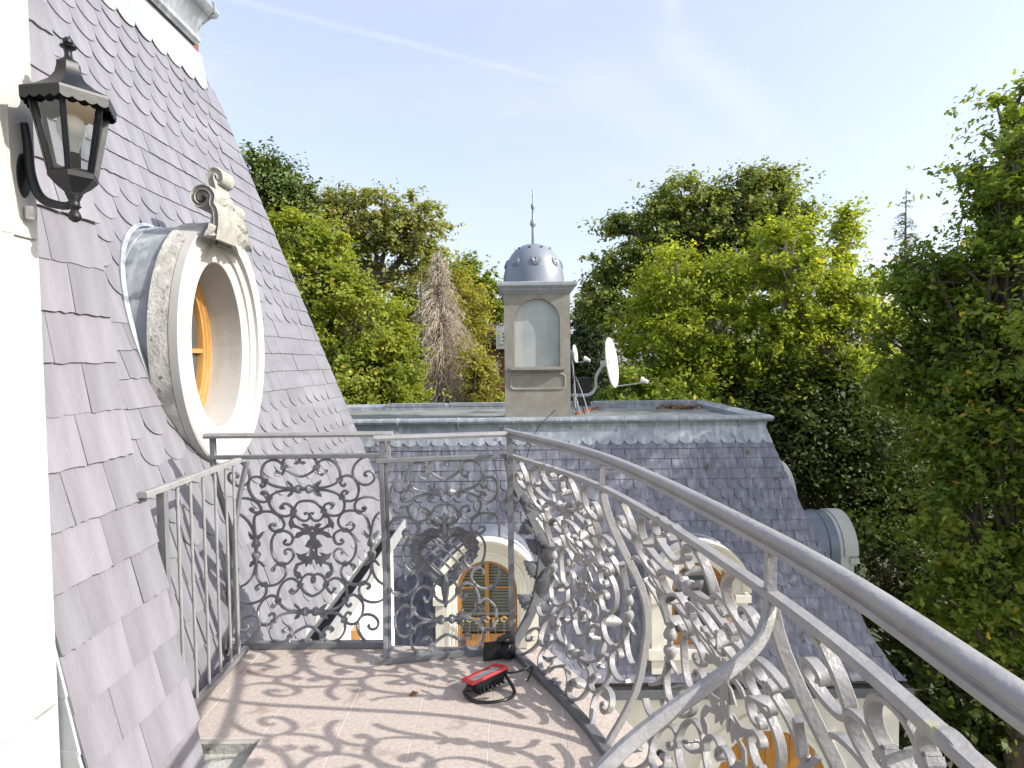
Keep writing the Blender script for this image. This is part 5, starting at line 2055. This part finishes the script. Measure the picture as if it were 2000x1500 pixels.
# thick curved stay from the second post down to the floor inside
st = MB()
sp_ = [Vector((*rail_xy(S_P[2]), .995)), at_y(1500, 1205, 1.20), at_y(1484, 1248, 1.18), at_y(1448, 1290, 1.15), at_y(1380, 1340, 1.10), at_y(1300, 1396, 1.06), at_y(1225, 1456, 1.02), at_y(1165, 1515, .98), at_y(1120, 1560, .96), at_y(1050, 1680, .93), at_y(1010, 1900, .92), Vector((0.0, .92, .0))]
cu = smoothcurve(sp_, 5)
strap(st, cu, [Vector((.35, -.9, .25)).normalized()] * len(cu), [.024] * len(cu), [.022] * len(cu), .004)
st.build('stay', 'iron_lit_lichen', front, 40)
# acanthus leaves climbing the corner post
pc0 = Curved(S_P[0], S_P[1])
for (z_, sg, ln, w_) in ((.80, -1, .10, .034), (.80, 1, .08, .022), (.64, -1, .12, .036), (.60, 1, .11, .030), (.48, -1, .11, .032), (.40, 1, .13, .034), (.36, -1, .12, .036), (.24, 1, .14, .032), (.20, -1, .10, .034)):
    a = pc0.P(-pc0.W / 2 + .015, z_)
    b = a + Vector((sg * .055 + .012, -.02, ln if z_ < .55 else -ln * .8)) if sg > 0 else a + Vector((-.062, -.01, ln * .5 if z_ < .55 else -ln * .4))
    lm_ = MB()
    carved_leaf(lm_, a, a + (b - a) * 1.25, (.2, -1, .2), w_ * 1.15, .014, -.02, .006, 5)
    lm_.build('acanthus_leaf', 'iron_dark', front, 40)

# =================================================================== FLOODLIGHTS, FALLEN LEAF
FC = at_z(948, 1322, .062)
fl = thing('work_floodlight', 'red and black work floodlight lying on its stand on the tiles', 'floodlight', (FC.x, FC.y, 0))
rot = Matrix.Rotation(R(30), 3, 'Z') @ Matrix.Rotation(R(-9), 3, 'Y') @ Matrix.Rotation(R(-19), 3, 'X')
def fp(x, y, z_):
    return FC + rot @ Vector((x, y, z_)) * .76
b = MB()
b.loft([[fp(-.105, -.075, .012), fp(.105, -.075, .012), fp(.105, .075, .012), fp(-.105, .075, .012)], [fp(-.085, -.055, -.045), fp(.085, -.055, -.045), fp(.085, .055, -.045), fp(-.085, .055, -.045)]], True, True)
b.build('body', 'black_paint', fl)
for q in range(7):
    MB().box(fp(-.075 + q * .025, 0, -.047), (.006, .10, .022), rot).build('cooling_fin', 'black_paint', fl)
b = MB()
sweep2d(b, [(-.112, -.082), (.112, -.082), (.112, .082), (-.112, .082)], [(-.020, .012), (-.020, .022), (.004, .026), (.008, .020), (.008, .010)], lambda x, y, d: fp(x, y, d), True)
b.build('red_rim', 'red', fl)
MB().add([fp(-.092, -.062, .018), fp(.092, -.062, .018), fp(.092, .062, .018), fp(-.092, .062, .018)], [(0, 1, 2, 3)]).build('lens', 'steel', fl, 0)
stn = MB()
stn.tube(smoothcurve([fp(-.115, -.02, -.01), FC + Vector((-.09, -.06, -.04)), FC + Vector((-.03, -.10, -.059)), FC + Vector((.08, -.09, -.059)), FC + Vector((.13, -.03, -.056)), fp(.115, -.01, -.02)], 5), .008, 7)
stn.build('stand', 'black', fl)
for sx in (-1, 1):
    MB().lathe([(.0, 0), (.018, 0), (.018, .014), (.0, .014)], 10, fp(sx * .112, -.02, -.012), rot @ Matrix.Rotation(R(90 * sx), 3, 'Y')).build('knob', 'black', fl)
MB().tube(smoothcurve([fp(.09, .06, -.03), at_z(1010, 1312, .06), at_z(1040, 1303, .05), at_z(1030, 1330, .012)], 5), .005, 6).build('power_cable', 'black', fl)

BC = at_y(966, 1268, 2.99)
bx = thing('black_spotlight', 'black spotlight with barn door flaps at the railing corner', 'floodlight', (BC.x, BC.y, .035))
rb = Matrix.Rotation(R(-28), 3, 'Z')
b = MB()
b.lathe([(.0, -.05), (.035, -.05), (.042, -.03), (.042, .04), (.036, .045), (.0, .045)], 16, BC + Vector((.05, 0, .0)), rb @ Matrix.Rotation(R(90), 3, 'Y'))
b.build('body', 'black_paint', bx, 40)
b = MB().box(BC + Vector((-.012, -.03, .0)), (.085, .006, .115), Matrix.Rotation(R(14), 3, 'Z') @ Matrix.Rotation(R(10), 3, 'X'))
b.build('barn_door', 'black', bx)
MB().box(BC + Vector((.045, -.01, .062)), (.07, .06, .005), Matrix.Rotation(R(-25), 3, 'Y')).build('barn_door', 'black', bx)
MB().box(BC + Vector((.03, .0, -.062)), (.08, .06, .012)).build('foot', 'black', bx)

LFp = at_z(808, 1355, .006)
df = leaf_mesh('dry_leaf', np.array([list(LFp)]), np.array([[0.1, -.2, 1.0]]), np.array([.05]), np.array([.5]))
tag(link('dry_leaf', df, 'litter'), 'small brown dry leaf lying on the pink tiles', 'leaf')

# =================================================================== FAR BRICK HOUSE
HD = 27.0
h0, h1 = at_y(918, 760, HD), at_y(1010, 635, HD)
far = thing('brick_house', 'red brick house with dark tiled roof and white windows beyond the trees', 'house', (h0.x + 2.5, HD + 2, GROUND_Z))
ze = at_y(950, 672, HD).z
MB().box((h0.x + 1.8, HD + 3, (ze + GROUND_Z) / 2), (3.6, 6, ze - GROUND_Z)).build('wall', 'mortar', far)
zr = at_y(950, 633, HD + 1.5).z
rfm = MB()
rfm.add([(h0.x - .3, HD - .35, ze - .1), (h0.x + 3.9, HD - .35, ze - .1), (h0.x + 3.9, HD + 1.6, zr), (h0.x - .3, HD + 1.6, zr), (h0.x - .3, HD + 4, ze - .1), (h0.x + 3.9, HD + 4, ze - .1)],
        [(0, 1, 2, 3), (3, 2, 5, 4), (0, 3, 4), (1, 5, 2)])
rfm.build('roof', 'tile_roof', far, 0)
bkm = MB()
zz = ze - 4.2
r_i = 0
while zz < ze - .12:
    x = h0.x + (0.115 if r_i % 2 else 0)
    while x < h0.x + 3.0:
        bkm.box((x + .11, HD - .004, zz + .032), (.212, .02, .062))
        x += .225
    zz += .075
    r_i += 1
o = bkm.build('bricks', 'brick', far, 0)
tag(o, kind='stuff')
def far_window(px0, py0, px1, py1, D_):
    a, b = at_y(px0, py1, D_), at_y(px1, py0, D_)
    w_, h_ = b.x - a.x, b.z - a.z
    m_ = MB()
    sweep2d(m_, [(a.x, a.z), (b.x, a.z), (b.x, b.z), (a.x, b.z)], [(-.06, .0), (-.06, .06), (.06, .06), (.06, 0)], lambda x, y, d: Vector((x, D_ - d, y)), True)
    fo = m_.build('window', 'white_paint', far, 0)
    MB().add([(a.x, D_ - .025, a.z), (b.x, D_ - .025, a.z), (b.x, D_ - .025, b.z), (a.x, D_ - .025, b.z)], [(0, 1, 2, 3)]).build('pane', 'window_glass', fo, 0)
    MB().box(((a.x + b.x) / 2, D_ - .035, (a.z + b.z) / 2), (.05, .03, h_)).build('glazing_bar', 'white_paint', fo, 0)
    for q in (1, 2):
        MB().box(((a.x + b.x) / 2, D_ - .036, a.z + h_ * q / 3), (w_, .03, .05)).build('glazing_bar', 'white_paint', fo, 0)
far_window(951, 709, 970, 741, HD - .02)
dmr = MB().box(at_y(990, 660, HD + .2), (.9, 1.6, 1.0))
dmr.build('roof_dormer', 'white_paint', far)
far_window(979, 648, 1000, 670, HD - .62)

# =================================================================== TREES
tree('pine_tree', 'dark feathery pine rising behind the slate roof', 22, [(500, 370, 60, 75), (545, 370, 50, 60), (585, 395, 40, 45), (540, 450, 90, 60), (420, 420, 90, 90)], 'leaf_pine', clump=.5, dens=3.2, per=93, leaf=0.146, shell=(.4, 1.0), flat=.5)
tree('tree_of_heaven', 'broad umbrella shaped tree with airy pale green crown and bare lower limbs', 23,
     [(640, 425, 62, 52), (700, 405, 75, 42), (765, 420, 75, 48), (825, 445, 55, 50), (680, 490, 70, 40), (790, 505, 60, 38), (850, 500, 26, 40), (735, 455, 70, 40), (640, 540, 60, 50)], 'leaf_ash', base_px=735, clump=.42, dens=2.6, per=80, leaf=0.146,
     bark='bark', trunk_r=.20, limb_every=2, flat=.35, shell=(.5, 1.0), limb_k=1.25, droop=.25, fork_k=.90)
tree('maple_tree', 'dense yellow green maple beside the slate roof hip', 15.5,
     [(575, 470, 60, 62), (640, 500, 40, 70), (610, 580, 110, 90), (700, 640, 110, 90), (660, 740, 150, 100), (770, 740, 60, 90), (560, 640, 90, 100), (690, 830, 150, 80), (655, 565, 30, 62)], 'leaf_maple_left', base_px=640, clump=.36, dens=5.0, per=108, leaf=0.107,
     shell=(.55, 1.0), warm=.08)
tree('lime_tree', 'olive green lime tree filling in behind the dead conifer', 27, [(740, 600, 80, 60), (830, 585, 60, 60), (880, 610, 60, 60), (800, 680, 110, 70), (700, 540, 60, 40)], 'leaf_ash', base_px=800, clump=.5, dens=2.4, per=90, leaf=.17, flat=.6)
conifer('dead_conifer', 'dead brown conifer with bare drooping twigs', 17.5, 855, 490, 850, 120, None, n=1250, droop=.55, twig=9, tw_r=.0065)
conifer('dead_conifer', 'thin bare grey conifer trunk with snapped twigs next to the dead brown one', 16.8, 822, 520, 850, 30, None, n=120, droop=.5, twig=3, tw_r=.006)
tree('golden_cypress', 'soft golden green cypress between dead conifer and brick house', 19, [(880, 560, 45, 52), (900, 620, 60, 70), (905, 700, 60, 80), (890, 780, 70, 60), (860, 530, 30, 30)], 'leaf_gold', base_px=895, clump=.40, dens=4.2, per=108, leaf=0.103, flat=.9, droop=.5, shell=(.45, 1.0))
tree('golden_cypress', 'lower golden cypress in front of the brick house', 16.5, [(940, 760, 36, 60), (925, 700, 22, 40), (955, 800, 40, 40)], 'leaf_gold', base_px=940, clump=.28, dens=9, per=93, leaf=0.086, flat=.9, droop=.4, shell=(.45, 1.0))
tree('oak_tree', 'small green oak behind the golden cypress', 30, [(915, 545, 45, 42), (945, 580, 35, 40), (890, 600, 40, 40), (960, 610, 22, 36), (975, 600, 18, 26)], 'leaf_oak', clump=.5, dens=2.6, per=93, leaf=0.189, shell=(.5, 1.0))
conifer('fir_tree', 'dark blue green fir behind the turret', 30, 1150, 548, 800, 95, 'leaf_fir', n=420, droop=.25, twig=1, leaf=.24, per=40)
tree('oak_tree', 'tall spreading oak with layered grey green limbs behind the yellow green maples', 25,
     [(1480, 385, 80, 55), (1345, 395, 70, 45), (1400, 430, 110, 50), (1270, 440, 85, 42), (1210, 520, 70, 40), (1300, 510, 90, 50), (1530, 420, 55, 50), (1185, 590, 45, 45), (1450, 500, 120, 70), (1240, 610, 90, 60)], 'leaf_far', base_px=1400, clump=.55, dens=2.6, per=105, leaf=0.172,
     bark='bark', trunk_r=.38, flat=.45, shell=(.5, 1.0), limb_k=1.2)
tree('maple_tree', 'bright yellow green maple behind the white satellite dish', 17,
     [(1325, 560, 90, 80), (1390, 540, 70, 50), (1300, 660, 95, 85), (1400, 660, 100, 90), (1350, 760, 140, 90)], 'leaf_maple', base_px=1350, clump=.40, dens=3.9, per=108, leaf=0.116, bark='bark_pale', warm=.14, shell=(.5, 1.0))
tree('maple_tree', 'bright yellow green maple with a pointed top beside the bare larch', 16.5,
     [(1530, 490, 70, 60), (1640, 480, 30, 62), (1660, 440, 22, 32), (1560, 580, 100, 80), (1660, 580, 70, 70), (1500, 680, 100, 90), (1600, 690, 110, 90), (1710, 660, 60, 80), (1540, 780, 140, 70)], 'leaf_maple', base_px=1560, clump=.38, dens=3.9, per=108, leaf=0.116, bark='bark_pale', warm=.14, shell=(.5, 1.0))
conifer('larch_tree', 'thin bare larch with wispy grey branches against the sky', 27, 1770, 368, 700, 62, 'leaf_larch', bark='bark', n=190, droop=.2, twig=3, leaf=.12, per=9, tw_r=.009)
tree('oak_tree', 'big dark green oak overhanging the side dormer', 10.6,
     [(1980, 215, 50, 60, .5), (1965, 330, 90, 70, .3), (1990, 420, 110, 90), (1950, 560, 150, 110), (1790, 530, 60, 60, .6), (1850, 600, 90, 90, .4), (2080, 480, 150, 220), (1960, 740, 160, 120), (1800, 720, 110, 100, 1.0), (2120, 800, 180, 220), (1900, 900, 110, 90, -.4)], 'leaf_oak', base_px=2010, clump=.42, dens=3.4, per=105, leaf=0.125, lobed=True, limb_every=1, trunk_r=.32, shell=(.5, 1.0), flat=.65)
tree('oak_tree', 'lower oak boughs reaching over the shrubs beside the curved handrail', 9.6,
     [(1900, 1010, 110, 90), (1960, 1130, 110, 90), (1880, 1190, 75, 70), (1990, 1290, 100, 80), (2080, 1080, 150, 200), (1950, 860, 100, 70)], 'leaf_oak', base_px=2080, clump=.42, dens=3.6, per=105, leaf=0.122, lobed=True, limb_every=1, trunk_r=.25, shell=(.5, 1.0), flat=.65)
tree('oak_tree', 'airy oak limbs reaching in above the lower oak boughs and shading the wing', 7.8,
     [(2150, 640, 150, 150), (2470, 330, 250, 250), (2420, 640, 260, 260), (2580, 840, 290, 300), (2300, 860, 200, 200)], 'leaf_oak', base_px=2500, clump=.45, dens=2.0, per=80, leaf=.125, lobed=True, trunk_r=.22, shell=(.4, 1.0), flat=.6)
tree('beech_tree', 'shaded dark green beech behind the wing roof corner', 16,
     [(1560, 850, 130, 100), (1700, 880, 120, 110), (1640, 980, 130, 100), (1780, 1000, 120, 110), (1620, 760, 120, 60), (1440, 800, 90, 60)], 'leaf_dark', base_px=1640, clump=.6, dens=3.6, per=130, leaf=0.115, trunk_r=.28, shell=(.4, 1.0))
for i, (lb, D_, lobes) in enumerate((('dark laurel shrub below the side dormer', 13.0, [(1740, 1120, 110, 90), (1850, 1180, 120, 100), (1760, 1250, 130, 100)]),
                                     ('dark laurel shrub low beneath the oak boughs', 11.5, [(1880, 1330, 140, 100), (1990, 1400, 140, 110), (1850, 1450, 150, 90)]))):
    tree('laurel_shrub', lb, D_, lobes, 'leaf_dark', clump=.42, dens=3.4, per=60, leaf=.15, trunk_r=.12, cat='shrub', group='dark shrubs below the oaks')
tree('oak_sapling', 'low leafy oak shoots above the back parapet under the satellite dish', 14.5, [(1230, 760, 50, 38), (1290, 770, 40, 34), (1200, 790, 40, 30), (1340, 790, 50, 30)], 'leaf_oak', base_px=1250, clump=.26, dens=7, per=62, leaf=0.129, lobed=True, trunk_r=.08)
# distant belt of trees closing the horizon
P, T_ = [], []
for i in range(420):
    x = RNG.uniform(-90, 90)
    y = RNG.uniform(48, 80)
    h = RNG.uniform(6.5, 12.0)
    m_ = 110
    d = rand_dir(m_)
    d[:, 2] = np.abs(d[:, 2])
    P.append(np.array([x, y, GROUND_Z]) + d * np.array([3.6, 3.6, h]) * RNG.uniform(.5, 1, size=(m_, 1)))
P = np.concatenate(P)
ob = link('distant_wood', leaf_mesh('distant_wood', P, RNG.normal(size=P.shape) * .6 + np.array([0, -.5, .5]), RNG.uniform(.5, 1.1, len(P)), np.clip(RNG.normal(.4, .2, len(P)), 0, .86)), 'leaf_far')
tag(ob, 'distant belt of green woodland beyond the gardens', 'woodland', kind='stuff')
